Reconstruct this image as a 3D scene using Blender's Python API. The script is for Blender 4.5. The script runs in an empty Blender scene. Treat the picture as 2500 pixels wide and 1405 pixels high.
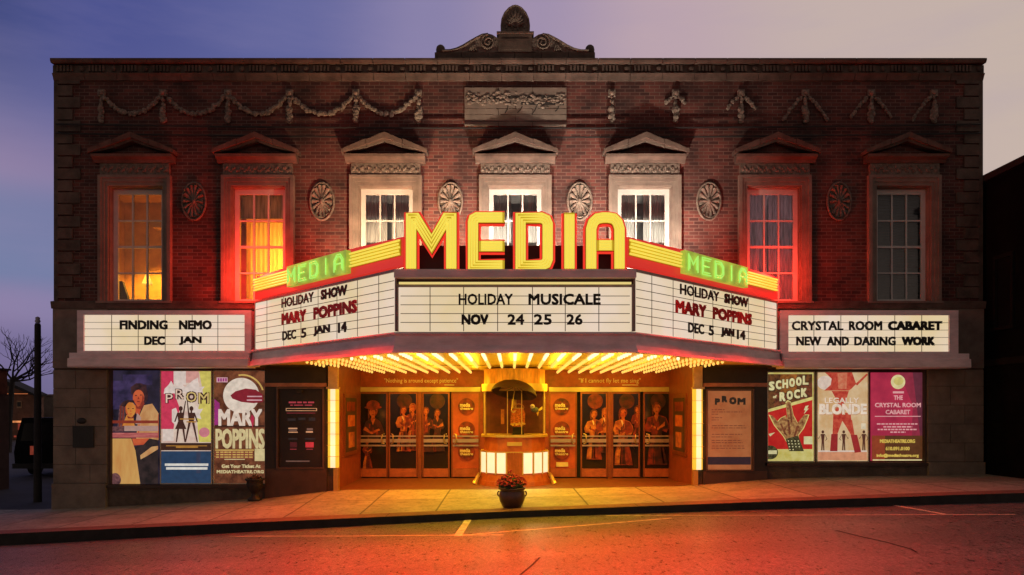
import bpy, math, random
from mathutils import Vector, Matrix
random.seed(7)
SC = bpy.context.scene
COL = SC.collection
R = math.radians
PI = math.pi

# ------------------------------------------------------------------ camera
EYE = 1.95          # eye height above the pavement at the doors
DIST = 18.0         # camera to facade plane (Y = 0)
FPX = 1800.0        # focal length in photo pixels (photo is 2500 wide)
HOR = 1000.0        # horizon row in the photo
cam = bpy.data.cameras.new("camera")
camo = bpy.data.objects.new("camera", cam)
COL.objects.link(camo)
camo.location = (0, -DIST, EYE)
camo.rotation_euler = (R(90), 0, 0)
cam.sensor_width = 36
cam.lens = 36 * FPX / 2500
cam.shift_y = (HOR - 702.5) / 2500
cam.clip_end = 2000
SC.camera = camo

def sc(Y): return (DIST + Y) / FPX
def X(px, Y=0): return (px - 1250) * sc(Y)
def Z(py, Y=0): return EYE + (HOR - py) * sc(Y)

# ------------------------------------------------------------------ colour helpers
def s2l(c):
    c = c / 255.0
    return c / 12.92 if c <= 0.04045 else ((c + 0.055) / 1.055) ** 2.4
def rgb(r, g, b): return (s2l(r), s2l(g), s2l(b))

# ------------------------------------------------------------------ view, sky, sun
SC.view_settings.view_transform = 'Standard'
SC.view_settings.look = 'None'
SC.view_settings.exposure = 0
SC.view_settings.gamma = 1
SC.cycles.use_denoising = True
SC.cycles.max_bounces = 6
SC.cycles.diffuse_bounces = 3
SC.cycles.glossy_bounces = 3
SC.cycles.sample_clamp_indirect = 4

def build_sky():
    w = bpy.data.worlds.new("World")
    SC.world = w
    w.use_nodes = True
    nt = w.node_tree
    nt.nodes.clear()
    N = nt.nodes.new
    L = nt.links.new
    out = N('ShaderNodeOutputWorld')
    bg = N('ShaderNodeBackground')
    L(bg.outputs[0], out.inputs[0])
    tc = N('ShaderNodeTexCoord')
    sep = N('ShaderNodeSeparateXYZ')
    L(tc.outputs['Generated'], sep.inputs[0])
    def math_(op, a, b=None, clamp=False):
        n = N('ShaderNodeMath'); n.operation = op; n.use_clamp = clamp
        for i, v in enumerate((a, b)):
            if v is None: continue
            if isinstance(v, (int, float)): n.inputs[i].default_value = v
            else: L(v, n.inputs[i])
        return n.outputs[0]
    def ramp(fac, stops):
        n = N('ShaderNodeValToRGB')
        n.color_ramp.interpolation = 'EASE'
        e = n.color_ramp.elements
        while len(e) < len(stops): e.new(0.5)
        for el, (p, c) in zip(e, stops):
            el.position = p; el.color = (*c, 1)
        L(fac, n.inputs[0])
        return n.outputs[0]
    def mix(f, a, b):
        n = N('ShaderNodeMix'); n.data_type = 'RGBA'
        for i, v in ((0, f), (6, a), (7, b)):
            if isinstance(v, (int, float)): n.inputs[i].default_value = v
            elif isinstance(v, tuple): n.inputs[i].default_value = (*v, 1)
            else: L(v, n.inputs[i])
        return n.outputs[2]
    # compass bearing: -1 = left (north-east, night side) ... +1 = right (afterglow)
    az = math_('ARCTAN2', sep.outputs[0], sep.outputs[1])          # radians from +Y
    u = math_('ADD', math_('MULTIPLY', az, 1 / 1.40), 0.5, True)   # +-0.7 rad -> 0..1
    el = math_('ARCSINE', sep.outputs[2])
    hi = ramp(u, [(0.0, rgb(52, 64, 112)), (0.14, rgb(76, 82, 142)), (0.30, rgb(96, 100, 154)), (0.42, rgb(136, 128, 168)),
                  (0.52, rgb(160, 143, 172)), (0.64, rgb(186, 162, 172)), (0.80, rgb(194, 174, 168)), (1.0, rgb(195, 176, 164))])
    lo = ramp(u, [(0.0, rgb(104, 112, 158)), (0.12, rgb(122, 126, 168)), (0.35, rgb(150, 138, 175)), (0.6, rgb(190, 165, 178)), (1.0, rgb(200, 180, 168))])
    ve = math_('MULTIPLY', math_('SUBTRACT', el, 0.05), 1 / 0.30, True)   # 0 low ... 1 high
    col = mix(ve, lo, hi)
    lowL = ramp(math_('MULTIPLY', el, 2.2, True), [(0.0, rgb(92, 86, 124)), (0.13, rgb(112, 100, 142)), (0.26, rgb(142, 128, 166)), (0.35, rgb(114, 128, 166)), (0.48, rgb(120, 128, 166)), (0.60, rgb(152, 134, 168)), (0.78, rgb(126, 122, 165)), (1.0, rgb(96, 100, 154))])
    lm = math_('MULTIPLY', math_('SUBTRACT', 1.0, math_('MULTIPLY', u, 2.8, True), True), math_('SUBTRACT', 1.0, math_('MULTIPLY', math_('SUBTRACT', el, 0.26), 6.0, True), True))
    col = mix(lm, col, lowL)
    # soft cloud bands low on the night side
    noi = N('ShaderNodeTexNoise'); noi.inputs['Scale'].default_value = 2.2; noi.inputs['Detail'].default_value = 3
    mp = N('ShaderNodeMapping'); mp.inputs['Scale'].default_value = (1, 1, 5.5)
    L(tc.outputs['Generated'], mp.inputs[0]); L(mp.outputs[0], noi.inputs[0])
    band = math_('MULTIPLY', math_('SUBTRACT', noi.outputs[0], 0.42), 3.0, True)
    left = math_('SUBTRACT', 1.0, math_('MULTIPLY', u, 2.2, True), True)
    low = math_('SUBTRACT', 1.0, ve, True)
    col = mix(math_('MULTIPLY', math_('MULTIPLY', math_('MULTIPLY', band, left), low), 0.35), col, rgb(164, 134, 166))
    n2 = N('ShaderNodeTexNoise'); n2.inputs['Scale'].default_value = 3.5; n2.inputs['Detail'].default_value = 6; n2.inputs['Roughness'].default_value = 0.6
    L(mp.outputs[0], n2.inputs[0])
    col = mix(math_('MULTIPLY', math_('SUBTRACT', n2.outputs[0], 0.48, True), 0.6, True), col, rgb(150, 138, 178))
    # sky behind the viewer: warm low band added as fill light, dim above
    back = math_('MULTIPLY', math_('SUBTRACT', 0.25, sep.outputs[1]), 2.5, True)
    dusk = ramp(math_('MULTIPLY', sep.outputs[2], 1.0, True), [(0.0, (0.52, 0.39, 0.31)), (0.40, (0.105, 0.086, 0.082)), (1.0, (0.05, 0.046, 0.06))])
    col = mix(back, col, dusk)
    sky = N('ShaderNodeTexSky'); sky.sky_type = 'NISHITA'; sky.sun_disc = False
    sky.sun_elevation = R(-2); sky.sun_rotation = R(70)
    add = N('ShaderNodeMix'); add.data_type = 'RGBA'; add.blend_type = 'ADD'; add.inputs[0].default_value = 0.05
    L(col, add.inputs[6]); L(sky.outputs[0], add.inputs[7])
    L(add.outputs[2], bg.inputs[0])
    bg.inputs[1].default_value = 1.0
build_sky()

def lamp(kind, name, loc, power, color, size=0.1, rot=(0, 0, 0), **kw):
    d = bpy.data.lights.new(name, kind)
    d.energy = power; d.color = color
    if kind == 'AREA':
        d.size = size
        if 'size_y' in kw: d.shape = 'RECTANGLE'; d.size_y = kw['size_y']
    elif kind == 'SUN': d.angle = size
    else: d.shadow_soft_size = size
    if kind == 'SPOT':
        d.spot_size = kw.get('spot', R(90)); d.spot_blend = kw.get('blend', 0.6)
    o = bpy.data.objects.new(name, d)
    COL.objects.link(o); o.location = loc; o.rotation_euler = rot
    return o
# last of the daylight: a very weak, very soft sun far below full strength
lamp('SUN', 'afterglow_sun', (0, -30, 20), 0.03, (1.0, 0.75, 0.7), R(40), (R(55), 0, R(25)))

# ------------------------------------------------------------------ materials
MATS = {}
def _nt(name):
    m = bpy.data.materials.new(name); m.use_nodes = True
    return m, m.node_tree, m.node_tree.nodes['Principled BSDF']

def mat(name, col, rough=0.7, metal=0.0, var=0.25, scale=3.0, bump=0.0, bscale=30.0, spec=0.4, stretch=(1, 1, 1), emit=None, estr=0.0):
    """Principled surface with two octaves of world-space colour wear and a fine bump."""
    if name in MATS: return MATS[name]
    m, nt, b = _nt(name)
    N, L = nt.nodes.new, nt.links.new
    geo = N('ShaderNodeNewGeometry')
    mp = N('ShaderNodeMapping'); mp.inputs['Scale'].default_value = stretch
    L(geo.outputs['Position'], mp.inputs[0])
    n1 = N('ShaderNodeTexNoise'); n1.inputs['Scale'].default_value = scale; n1.inputs['Detail'].default_value = 5
    n1.inputs['Roughness'].default_value = 0.65
    L(mp.outputs[0], n1.inputs[0])
    rp = N('ShaderNodeMapRange')
    rp.inputs[1].default_value = 0.3; rp.inputs[2].default_value = 0.7
    rp.inputs[3].default_value = 1 - var; rp.inputs[4].default_value = 1 + var
    L(n1.outputs[0], rp.inputs[0])
    mx = N('ShaderNodeVectorMath'); mx.operation = 'SCALE'
    mx.inputs[0].default_value = col
    L(rp.outputs[0], mx.inputs['Scale'])
    L(mx.outputs[0], b.inputs['Base Color'])
    b.inputs['Roughness'].default_value = rough
    b.inputs['Metallic'].default_value = metal
    b.inputs['Specular IOR Level'].default_value = spec
    if bump:
        n2 = N('ShaderNodeTexNoise'); n2.inputs['Scale'].default_value = bscale; n2.inputs['Detail'].default_value = 4
        L(mp.outputs[0], n2.inputs[0])
        bp = N('ShaderNodeBump'); bp.inputs['Strength'].default_value = bump; bp.inputs['Distance'].default_value = 0.02
        L(n2.outputs[0], bp.inputs['Height']); L(bp.outputs[0], b.inputs['Normal'])
    if emit:
        b.inputs['Emission Color'].default_value = (*emit, 1)
        b.inputs['Emission Strength'].default_value = estr
    MATS[name] = m
    return m

def glow(name, col, k=1.0, base=None, var=0.0, scale=4.0):
    """Lit material: sign faces, tubes, bulbs."""
    if name in MATS: return MATS[name]
    m, nt, b = _nt(name)
    b.inputs['Base Color'].default_value = (*(base or tuple(c * 0.4 for c in col)), 1)
    b.inputs['Roughness'].default_value = 0.4
    b.inputs['Emission Color'].default_value = (*col, 1)
    b.inputs['Emission Strength'].default_value = k
    if var:
        N, L = nt.nodes.new, nt.links.new
        geo = N('ShaderNodeNewGeometry')
        n1 = N('ShaderNodeTexNoise'); n1.inputs['Scale'].default_value = scale; n1.inputs['Detail'].default_value = 4
        L(geo.outputs['Position'], n1.inputs[0])
        rp = N('ShaderNodeMapRange')
        rp.inputs[1].default_value = 0.3; rp.inputs[2].default_value = 0.7
        rp.inputs[3].default_value = k * (1 - var); rp.inputs[4].default_value = k * (1 + var)
        L(n1.outputs[0], rp.inputs[0]); L(rp.outputs[0], b.inputs['Emission Strength'])
    MATS[name] = m
    return m

def ink(r, g, b, lit=0.85):
    """Printed colour given as seen (sRGB); lit > 0 for a sheet in a backlit box."""
    nm = 'print_%d_%d_%d_%d' % (r, g, b, int(lit * 100))
    c = rgb(r, g, b)
    if lit > 0:
        return glow(nm, c, lit, tuple(x * 0.25 for x in c), 0.16, 9.0)
    return mat(nm, c, 0.5, var=0.35, scale=16)

def brick_mat():
    m, nt, b = _nt('red_brick')
    N, L = nt.nodes.new, nt.links.new
    geo = N('ShaderNodeNewGeometry')
    sp = N('ShaderNodeSeparateXYZ'); L(geo.outputs['Position'], sp.inputs[0])
    ad = N('ShaderNodeMath'); ad.operation = 'ADD'; L(sp.outputs[0], ad.inputs[0]); L(sp.outputs[1], ad.inputs[1])
    cb = N('ShaderNodeCombineXYZ'); L(ad.outputs[0], cb.inputs[0]); L(sp.outputs[2], cb.inputs[1])
    br = N('ShaderNodeTexBrick')
    br.inputs['Scale'].default_value = 1.0
    br.inputs['Brick Width'].default_value = 0.24
    br.inputs['Row Height'].default_value = 0.085
    br.inputs['Mortar Size'].default_value = 0.009
    br.inputs['Mortar Smooth'].default_value = 0.3
    br.inputs['Bias'].default_value = -0.1
    br.inputs['Color1'].default_value = (0.125, 0.034, 0.025, 1)
    br.inputs['Color2'].default_value = (0.042, 0.0125, 0.0110, 1)
    br.inputs['Mortar'].default_value = (0.14, 0.085, 0.068, 1)
    L(cb.outputs[0], br.inputs['Vector'])
    n1 = N('ShaderNodeTexNoise'); n1.inputs['Scale'].default_value = 1.3; n1.inputs['Detail'].default_value = 6
    L(geo.outputs['Position'], n1.inputs[0])
    rp = N('ShaderNodeMapRange'); rp.inputs[1].default_value = 0.3; rp.inputs[2].default_value = 0.7
    rp.inputs[3].default_value = 0.40; rp.inputs[4].default_value = 1.5
    L(n1.outputs[0], rp.inputs[0])
    vs = N('ShaderNodeVectorMath'); vs.operation = 'SCALE'
    L(br.outputs['Color'], vs.inputs[0]); L(rp.outputs[0], vs.inputs['Scale'])
    L(vs.outputs[0], b.inputs['Base Color'])
    b.inputs['Roughness'].default_value = 0.85
    bp = N('ShaderNodeBump'); bp.inputs['Strength'].default_value = 0.6; bp.inputs['Distance'].default_value = 0.012; bp.invert = True
    L(br.outputs['Fac'], bp.inputs['Height']); L(bp.outputs[0], b.inputs['Normal'])
    MATS['red_brick'] = m
    return m

def paving_mat(name, col, w, h, joint=0.012, rough=0.75, var=0.3, off=0.0):
    m, nt, b = _nt(name)
    N, L = nt.nodes.new, nt.links.new
    geo = N('ShaderNodeNewGeometry')
    br = N('ShaderNodeTexBrick'); br.offset = off
    br.inputs['Scale'].default_value = 1.0
    br.inputs['Brick Width'].default_value = w
    br.inputs['Row Height'].default_value = h
    br.inputs['Mortar Size'].default_value = joint
    br.inputs['Color1'].default_value = (*col, 1)
    br.inputs['Color2'].default_value = (*[c * 0.8 for c in col], 1)
    br.inputs['Mortar'].default_value = (*[c * 0.3 for c in col], 1)
    L(geo.outputs['Position'], br.inputs['Vector'])
    n1 = N('ShaderNodeTexNoise'); n1.inputs['Scale'].default_value = 1.7; n1.inputs['Detail'].default_value = 8; n1.inputs['Roughness'].default_value = 0.7
    L(geo.outputs['Position'], n1.inputs[0])
    rp = N('ShaderNodeMapRange'); rp.inputs[1].default_value = 0.3; rp.inputs[2].default_value = 0.7
    rp.inputs[3].default_value = 1 - var; rp.inputs[4].default_value = 1 + var
    L(n1.outputs[0], rp.inputs[0])
    n3 = N('ShaderNodeTexNoise'); n3.inputs['Scale'].default_value = 9; n3.inputs['Detail'].default_value = 6; n3.inputs['Roughness'].default_value = 0.8
    L(geo.outputs['Position'], n3.inputs[0])
    st = N('ShaderNodeMapRange'); st.inputs[1].default_value = 0.36; st.inputs[2].default_value = 0.5; st.inputs[3].default_value = 0.55; st.inputs[4].default_value = 1.05
    L(n3.outputs[0], st.inputs[0])
    ml = N('ShaderNodeMath'); ml.operation = 'MULTIPLY'; L(rp.outputs[0], ml.inputs[0]); L(st.outputs[0], ml.inputs[1])
    vs = N('ShaderNodeVectorMath'); vs.operation = 'SCALE'
    L(br.outputs['Color'], vs.inputs[0]); L(ml.outputs[0], vs.inputs['Scale'])
    L(vs.outputs[0], b.inputs['Base Color'])
    b.inputs['Roughness'].default_value = rough
    n2 = N('ShaderNodeTexNoise'); n2.inputs['Scale'].default_value = 45; n2.inputs['Detail'].default_value = 3
    L(geo.outputs['Position'], n2.inputs[0])
    bp = N('ShaderNodeBump'); bp.inputs['Strength'].default_value = 0.25; bp.inputs['Distance'].default_value = 0.01
    L(n2.outputs[0], bp.inputs['Height']); L(bp.outputs[0], b.inputs['Normal'])
    MATS[name] = m
    return m

def asphalt_mat():
    m, nt, b = _nt('asphalt')
    N, L = nt.nodes.new, nt.links.new
    geo = N('ShaderNodeNewGeometry')
    n1 = N('ShaderNodeTexNoise'); n1.inputs['Scale'].default_value = 0.55; n1.inputs['Detail'].default_value = 8; n1.inputs['Roughness'].default_value = 0.6
    mp = N('ShaderNodeMapping'); mp.inputs['Scale'].default_value = (0.45, 1.6, 1)
    L(geo.outputs['Position'], mp.inputs[0]); L(mp.outputs[0], n1.inputs[0])
    n2 = N('ShaderNodeTexNoise'); n2.inputs['Scale'].default_value = 30; n2.inputs['Detail'].default_value = 4; n2.inputs['Roughness'].default_value = 0.85
    L(geo.outputs['Position'], n2.inputs[0])
    rp = N('ShaderNodeMapRange'); rp.inputs[1].default_value = 0.3; rp.inputs[2].default_value = 0.7
    rp.inputs[1].default_value = 0.36; rp.inputs[2].default_value = 0.64; rp.inputs[3].default_value = 0.12; rp.inputs[4].default_value = 1.9
    L(n2.outputs[0], rp.inputs[0])
    n4 = N('ShaderNodeTexNoise'); n4.inputs['Scale'].default_value = 7.0; n4.inputs['Detail'].default_value = 10; n4.inputs['Roughness'].default_value = 0.85
    mp4 = N('ShaderNodeMapping'); mp4.inputs['Scale'].default_value = (2.0, 0.9, 1)
    L(geo.outputs['Position'], mp4.inputs[0]); L(mp4.outputs[0], n4.inputs[0])
    r4 = N('ShaderNodeMapRange'); r4.inputs[1].default_value = 0.40; r4.inputs[2].default_value = 0.58; r4.inputs[3].default_value = 0.40; r4.inputs[4].default_value = 1.5
    L(n4.outputs[0], r4.inputs[0])
    m4 = N('ShaderNodeMath'); m4.operation = 'MULTIPLY'; L(rp.outputs[0], m4.inputs[0]); L(r4.outputs[0], m4.inputs[1])
    cr = N('ShaderNodeValToRGB')
    cr.color_ramp.elements[0].position = 0.3; cr.color_ramp.elements[0].color = (0.075, 0.068, 0.064, 1)
    cr.color_ramp.elements[1].position = 0.7; cr.color_ramp.elements[1].color = (0.15, 0.135, 0.125, 1)
    L(n1.outputs[0], cr.inputs[0])
    vs = N('ShaderNodeVectorMath'); vs.operation = 'SCALE'
    L(cr.outputs[0], vs.inputs[0]); L(m4.outputs[0], vs.inputs['Scale'])
    L(vs.outputs[0], b.inputs['Base Color'])
    rr = N('ShaderNodeMapRange'); rr.inputs[1].default_value = 0.3; rr.inputs[2].default_value = 0.7
    rr.inputs[3].default_value = 0.20; rr.inputs[4].default_value = 0.46
    L(n4.outputs[0], rr.inputs[0]); L(rr.outputs[0], b.inputs['Roughness'])
    b.inputs['Specular IOR Level'].default_value = 0.5
    bp = N('ShaderNodeBump'); bp.inputs['Strength'].default_value = 0.9; bp.inputs['Distance'].default_value = 0.02
    L(n2.outputs[0], bp.inputs['Height']); L(bp.outputs[0], b.inputs['Normal'])
    MATS['asphalt'] = m
    return m

def cloth_mat(name, col, var=0.2, scale=5):
    m, nt, b = _nt(name)
    nt.nodes.remove(b)
    N, L = nt.nodes.new, nt.links.new
    geo = N('ShaderNodeNewGeometry')
    mp = N('ShaderNodeMapping'); mp.inputs['Scale'].default_value = (6, 1, 0.5)
    n1 = N('ShaderNodeTexNoise'); n1.inputs['Scale'].default_value = scale
    L(geo.outputs['Position'], mp.inputs[0]); L(mp.outputs[0], n1.inputs[0])
    rp = N('ShaderNodeMapRange'); rp.inputs[1].default_value = 0.3; rp.inputs[2].default_value = 0.7
    rp.inputs[3].default_value = 1 - var; rp.inputs[4].default_value = 1 + var
    L(n1.outputs[0], rp.inputs[0])
    vs = N('ShaderNodeVectorMath'); vs.operation = 'SCALE'; vs.inputs[0].default_value = col
    L(rp.outputs[0], vs.inputs['Scale'])
    d = N('ShaderNodeBsdfDiffuse'); t = N('ShaderNodeBsdfTranslucent'); mx = N('ShaderNodeMixShader'); mx.inputs[0].default_value = 0.5
    L(vs.outputs[0], d.inputs[0]); L(vs.outputs[0], t.inputs[0]); L(d.outputs[0], mx.inputs[1]); L(t.outputs[0], mx.inputs[2])
    L(mx.outputs[0], nt.nodes['Material Output'].inputs[0])
    MATS[name] = m
    return m

def photo_ink(r1, r2, scale=9.0, stretch=(1, 1, 1), lit=0.8):
    """Printed photograph tone: two printed colours (sRGB) blended by soft blotches and fine grain."""
    nm = 'photo_print_%d_%d_%d_%d' % (r1[0], r1[1], r2[0], int(scale * 10))
    if nm in MATS: return MATS[nm]
    m, nt, b = _nt(nm)
    N, L = nt.nodes.new, nt.links.new
    geo = N('ShaderNodeNewGeometry'); mp = N('ShaderNodeMapping'); mp.inputs['Scale'].default_value = stretch
    L(geo.outputs['Position'], mp.inputs[0])
    n1 = N('ShaderNodeTexNoise'); n1.inputs['Scale'].default_value = scale; n1.inputs['Detail'].default_value = 4; n1.inputs['Roughness'].default_value = 0.6
    L(mp.outputs[0], n1.inputs[0])
    cr = N('ShaderNodeValToRGB')
    cr.color_ramp.elements[0].position = 0.34; cr.color_ramp.elements[0].color = (*rgb(*r1), 1)
    cr.color_ramp.elements[1].position = 0.66; cr.color_ramp.elements[1].color = (*rgb(*r2), 1)
    L(n1.outputs[0], cr.inputs[0])
    if lit > 0:
        b.inputs['Base Color'].default_value = (*[x * 0.25 for x in rgb(*r1)], 1)
        L(cr.outputs[0], b.inputs['Emission Color']); b.inputs['Emission Strength'].default_value = lit
    else: L(cr.outputs[0], b.inputs['Base Color'])
    b.inputs['Roughness'].default_value = 0.45
    MATS[nm] = m
    return m

def glass_mat(name, tint=(1, 1, 1), refl=0.10):
    m, nt, b = _nt(name)
    nt.nodes.remove(b)
    N, L = nt.nodes.new, nt.links.new
    out = nt.nodes['Material Output']
    tr = N('ShaderNodeBsdfTransparent'); tr.inputs[0].default_value = (*tint, 1)
    gl = N('ShaderNodeBsdfGlossy'); gl.inputs['Roughness'].default_value = 0.04
    lw = N('ShaderNodeFresnel'); lw.inputs[0].default_value = 1.45 if refl > 0.02 else 1.15
    ad = N('ShaderNodeMath'); ad.operation = 'ADD'; ad.inputs[1].default_value = refl - 0.04
    L(lw.outputs[0], ad.inputs[0])
    mx = N('ShaderNodeMixShader')
    L(ad.outputs[0], mx.inputs[0]); L(tr.outputs[0], mx.inputs[1]); L(gl.outputs[0], mx.inputs[2])
    L(mx.outputs[0], out.inputs[0])
    MATS[name] = m
    return m

BRICK = brick_mat()
ASPHALT = asphalt_mat()
CONCRETE = paving_mat('pavement_concrete', (0.33, 0.29, 0.24), 1.5, 1.75, 0.02)
KERBSTONE = paving_mat('kerb_strip_stone', (0.17, 0.075, 0.05), 2.4, 9.0, 0.012)
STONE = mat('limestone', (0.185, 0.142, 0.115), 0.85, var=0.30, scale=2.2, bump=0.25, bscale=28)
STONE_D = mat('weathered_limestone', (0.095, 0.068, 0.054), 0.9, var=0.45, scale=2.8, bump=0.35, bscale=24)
CARVED = mat('carved_limestone', (0.15, 0.115, 0.092), 0.9, var=0.5, scale=12, bump=0.9, bscale=16)
GARL = mat('carved_garland_stone', (0.19, 0.148, 0.118), 0.85, var=0.7, scale=14, bump=0.5, bscale=30)
WHITE = mat('white_painted_wood', (0.54, 0.51, 0.48), 0.5, var=0.1, scale=4)
DARKIN = mat('dark_interior', (0.03, 0.028, 0.027), 0.9, var=0.3)
ROOFING = mat('dark_roofing', (0.03, 0.028, 0.028), 0.9, var=0.3)
FASCIA = mat('grey_enamel', (0.70, 0.56, 0.58), 0.42, var=0.18, scale=2.5, spec=0.5, stretch=(1, 1, 3))
CHROME = mat('polished_steel', (0.55, 0.46, 0.33), 0.32, 0.75, var=0.1, scale=6)
BRONZE = mat('brass_trim', (0.55, 0.36, 0.14), 0.35, 0.85, var=0.2, scale=6)
BLACKM = mat('black_metal', (0.018, 0.017, 0.017), 0.55, var=0.3, scale=5)
DARKBR = mat('dark_brown_panel', (0.055, 0.033, 0.026), 0.6, var=0.3, scale=3, bump=0.1)
REDP = mat('red_enamel', (0.50, 0.022, 0.014), 0.45, var=0.12)
MAROON = mat('maroon_metal', (0.045, 0.009, 0.010), 0.55, var=0.2)
YELLOWP = mat('yellow_enamel', (0.80, 0.62, 0.04), 0.45, var=0.12)
GLASS = glass_mat('window_glass', (0.93, 0.95, 0.95), 0.07)
BGLASS = glass_mat('booth_glass', (0.85, 0.80, 0.72), 0.012)
FACE = photo_ink((218, 196, 152), (226, 206, 186), 0.55, (1, 1, 1), 1.0)  # yellow tint blotched in for the yellow light along the board edges
NEON_Y = glow('yellow_neon', (0.68, 0.54, 0.07), 1.25)
NEON_R = glow('red_neon', (0.62, 0.028, 0.014), 1.0)
NEON_G = glow('green_neon', (0.36, 0.74, 0.13), 1.1)
BULB = glow('warm_bulb', (0.84, 0.66, 0.36), 2.0)
BULB_O = glow('amber_bulb', (0.84, 0.50, 0.10), 1.3)
LENS_W = glow('white_light_lens', (0.78, 0.62, 0.38), 1.2, (0.4, 0.35, 0.3), 0.05)
LENS_Y = glow('amber_light_lens', (0.66, 0.44, 0.035), 1.0, (0.4, 0.28, 0.05), 0.08)
BLACKL = mat('black_letter', (0.012, 0.014, 0.010), 0.6, var=0.2)
REDL = mat('red_letter', (0.62, 0.012, 0.014), 0.5, var=0.2)
RAIL = mat('letter_rail', (0.16, 0.13, 0.08), 0.5, var=0.2)

# ------------------------------------------------------------------ mesh builder
class MB:
    def __init__(s, xf=None):
        s.v, s.f, s.mi, s.m, s.xf = [], [], [], 0, xf
    def _a(s, pts):
        k = len(s.v)
        s.v.extend([tuple(s.xf(*p)) if s.xf else tuple(p) for p in pts])
        return k
    def face(s, idx): s.f.append(tuple(idx)); s.mi.append(s.m)
    def poly(s, pts):
        k = s._a(pts); s.face(range(k, k + len(pts)))
    def box(s, x0, x1, y0, y1, z0, z1):
        k = s._a([(x0, y0, z0), (x1, y0, z0), (x1, y1, z0), (x0, y1, z0), (x0, y0, z1), (x1, y0, z1), (x1, y1, z1), (x0, y1, z1)])
        for q in ((0, 1, 5, 4), (1, 2, 6, 5), (2, 3, 7, 6), (3, 0, 4, 7), (4, 5, 6, 7), (3, 2, 1, 0)):
            s.face([k + i for i in q])
        return s
    def extrude(s, a, b):
        """a, b: matching closed loops of 3-D points."""
        n = len(a); k = s._a(a); j = s._a(b)
        s.face(range(k, k + n)); s.face(range(j + n - 1, j - 1, -1))
        for i in range(n):
            i2 = (i + 1) % n
            s.face((k + i, j + i, j + i2, k + i2))
        return s
    def prism_y(s, xz, y0, y1): return s.extrude([(x, y0, z) for x, z in xz], [(x, y1, z) for x, z in xz])
    def prism_z(s, xy, z0, z1): return s.extrude([(x, y, z0) for x, y in xy], [(x, y, z1) for x, y in xy])
    def prism_x(s, yz, x0, x1): return s.extrude([(x0, y, z) for y, z in yz], [(x1, y, z) for y, z in yz])
    def tube(s, pts, r, n=6, closed=False, caps=True):
        pts = [Vector(p) for p in pts]; m = len(pts); rings = []
        rr = r if isinstance(r, (list, tuple)) else [r] * m
        for i, p in enumerate(pts):
            if closed: t = pts[(i + 1) % m] - pts[i - 1]
            else: t = pts[min(i + 1, m - 1)] - pts[max(i - 1, 0)]
            t.normalize()
            up = Vector((0, 1, 0)) if abs(t.y) < 0.9 else Vector((1, 0, 0))
            a = t.cross(up).normalized(); b = t.cross(a)
            rings.append(s._a([p + (a * math.cos(2 * PI * q / n) + b * math.sin(2 * PI * q / n)) * rr[i] for q in range(n)]))
        for i in range(m if closed else m - 1):
            k, j = rings[i], rings[(i + 1) % m]
            for q in range(n):
                q2 = (q + 1) % n
                s.face((k + q, k + q2, j + q2, j + q))
        if caps and not closed:
            s.face(range(rings[0], rings[0] + n)); s.face(range(rings[-1] + n - 1, rings[-1] - 1, -1))
        return s
    def lathe(s, prof, cx, cy, n=20):
        rings = [s._a([(cx + r * math.cos(2 * PI * q / n), cy + r * math.sin(2 * PI * q / n), z) for q in range(n)]) for r, z in prof]
        for k, j in zip(rings, rings[1:]):
            for q in range(n):
                q2 = (q + 1) % n
                s.face((k + q, k + q2, j + q2, j + q))
        return s
    def ball(s, c, r, nu=8, nv=5):
        rx, ry, rz = r if isinstance(r, (list, tuple)) else (r, r, r)
        rings = []
        for j in range(1, nv):
            a = PI * j / nv
            rings.append(s._a([(c[0] + rx * math.sin(a) * math.cos(2 * PI * q / nu), c[1] + ry * math.sin(a) * math.sin(2 * PI * q / nu), c[2] + rz * math.cos(a)) for q in range(nu)]))
        t = s._a([(c[0], c[1], c[2] + rz)]); b = s._a([(c[0], c[1], c[2] - rz)])
        for k, j in zip(rings, rings[1:]):
            for q in range(nu):
                q2 = (q + 1) % nu
                s.face((k + q, j + q, j + q2, k + q2))
        for q in range(nu):
            q2 = (q + 1) % nu
            s.face((t, rings[0] + q, rings[0] + q2)); s.face((b, rings[-1] + q2, rings[-1] + q))
        return s
    def ribbon(s, pl, hw, y0, y1, closed=False):
        """flat stroke of half-width hw along the 2-D (x,z) polyline pl, solid from y0 to y1."""
        A, B = offset(pl, hw, closed), offset(pl, -hw, closed)
        n = len(pl)
        a0 = s._a([(x, y0, z) for x, z in A]); b0 = s._a([(x, y0, z) for x, z in B])
        a1 = s._a([(x, y1, z) for x, z in A]); b1 = s._a([(x, y1, z) for x, z in B])
        for i in range(n if closed else n - 1):
            j = (i + 1) % n
            s.face((a0 + i, a0 + j, b0 + j, b0 + i)); s.face((a1 + i, b1 + i, b1 + j, a1 + j))
            s.face((a0 + i, a1 + i, a1 + j, a0 + j)); s.face((b0 + i, b0 + j, b1 + j, b1 + i))
        if not closed:
            for i in (0, n - 1): s.face((a0 + i, b0 + i, b1 + i, a1 + i))
        return s
    def text(s, txt, x0, x1, z0, z1, y, bold=0.0, thick=0.0):
        vs, fs = text_geo(txt, thick > 0)
        q = bold * abs(z1 - z0) * 2.0
        xa, xb, za, zb = x0 + q, x1 - q, z0 + q, z1 - q
        for n, (dx, dz) in enumerate(((0, 0), (-q, -q), (q, -q), (-q, q), (q, q)) if bold else ((0, 0),)):
            k = s._a([(xa + (xb - xa) * a + dx, y - thick * c - 0.0007 * n, za + (zb - za) * b + dz) for a, b, c in vs])
            for f in fs: s.face([k + i for i in f])
        return s
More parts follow.
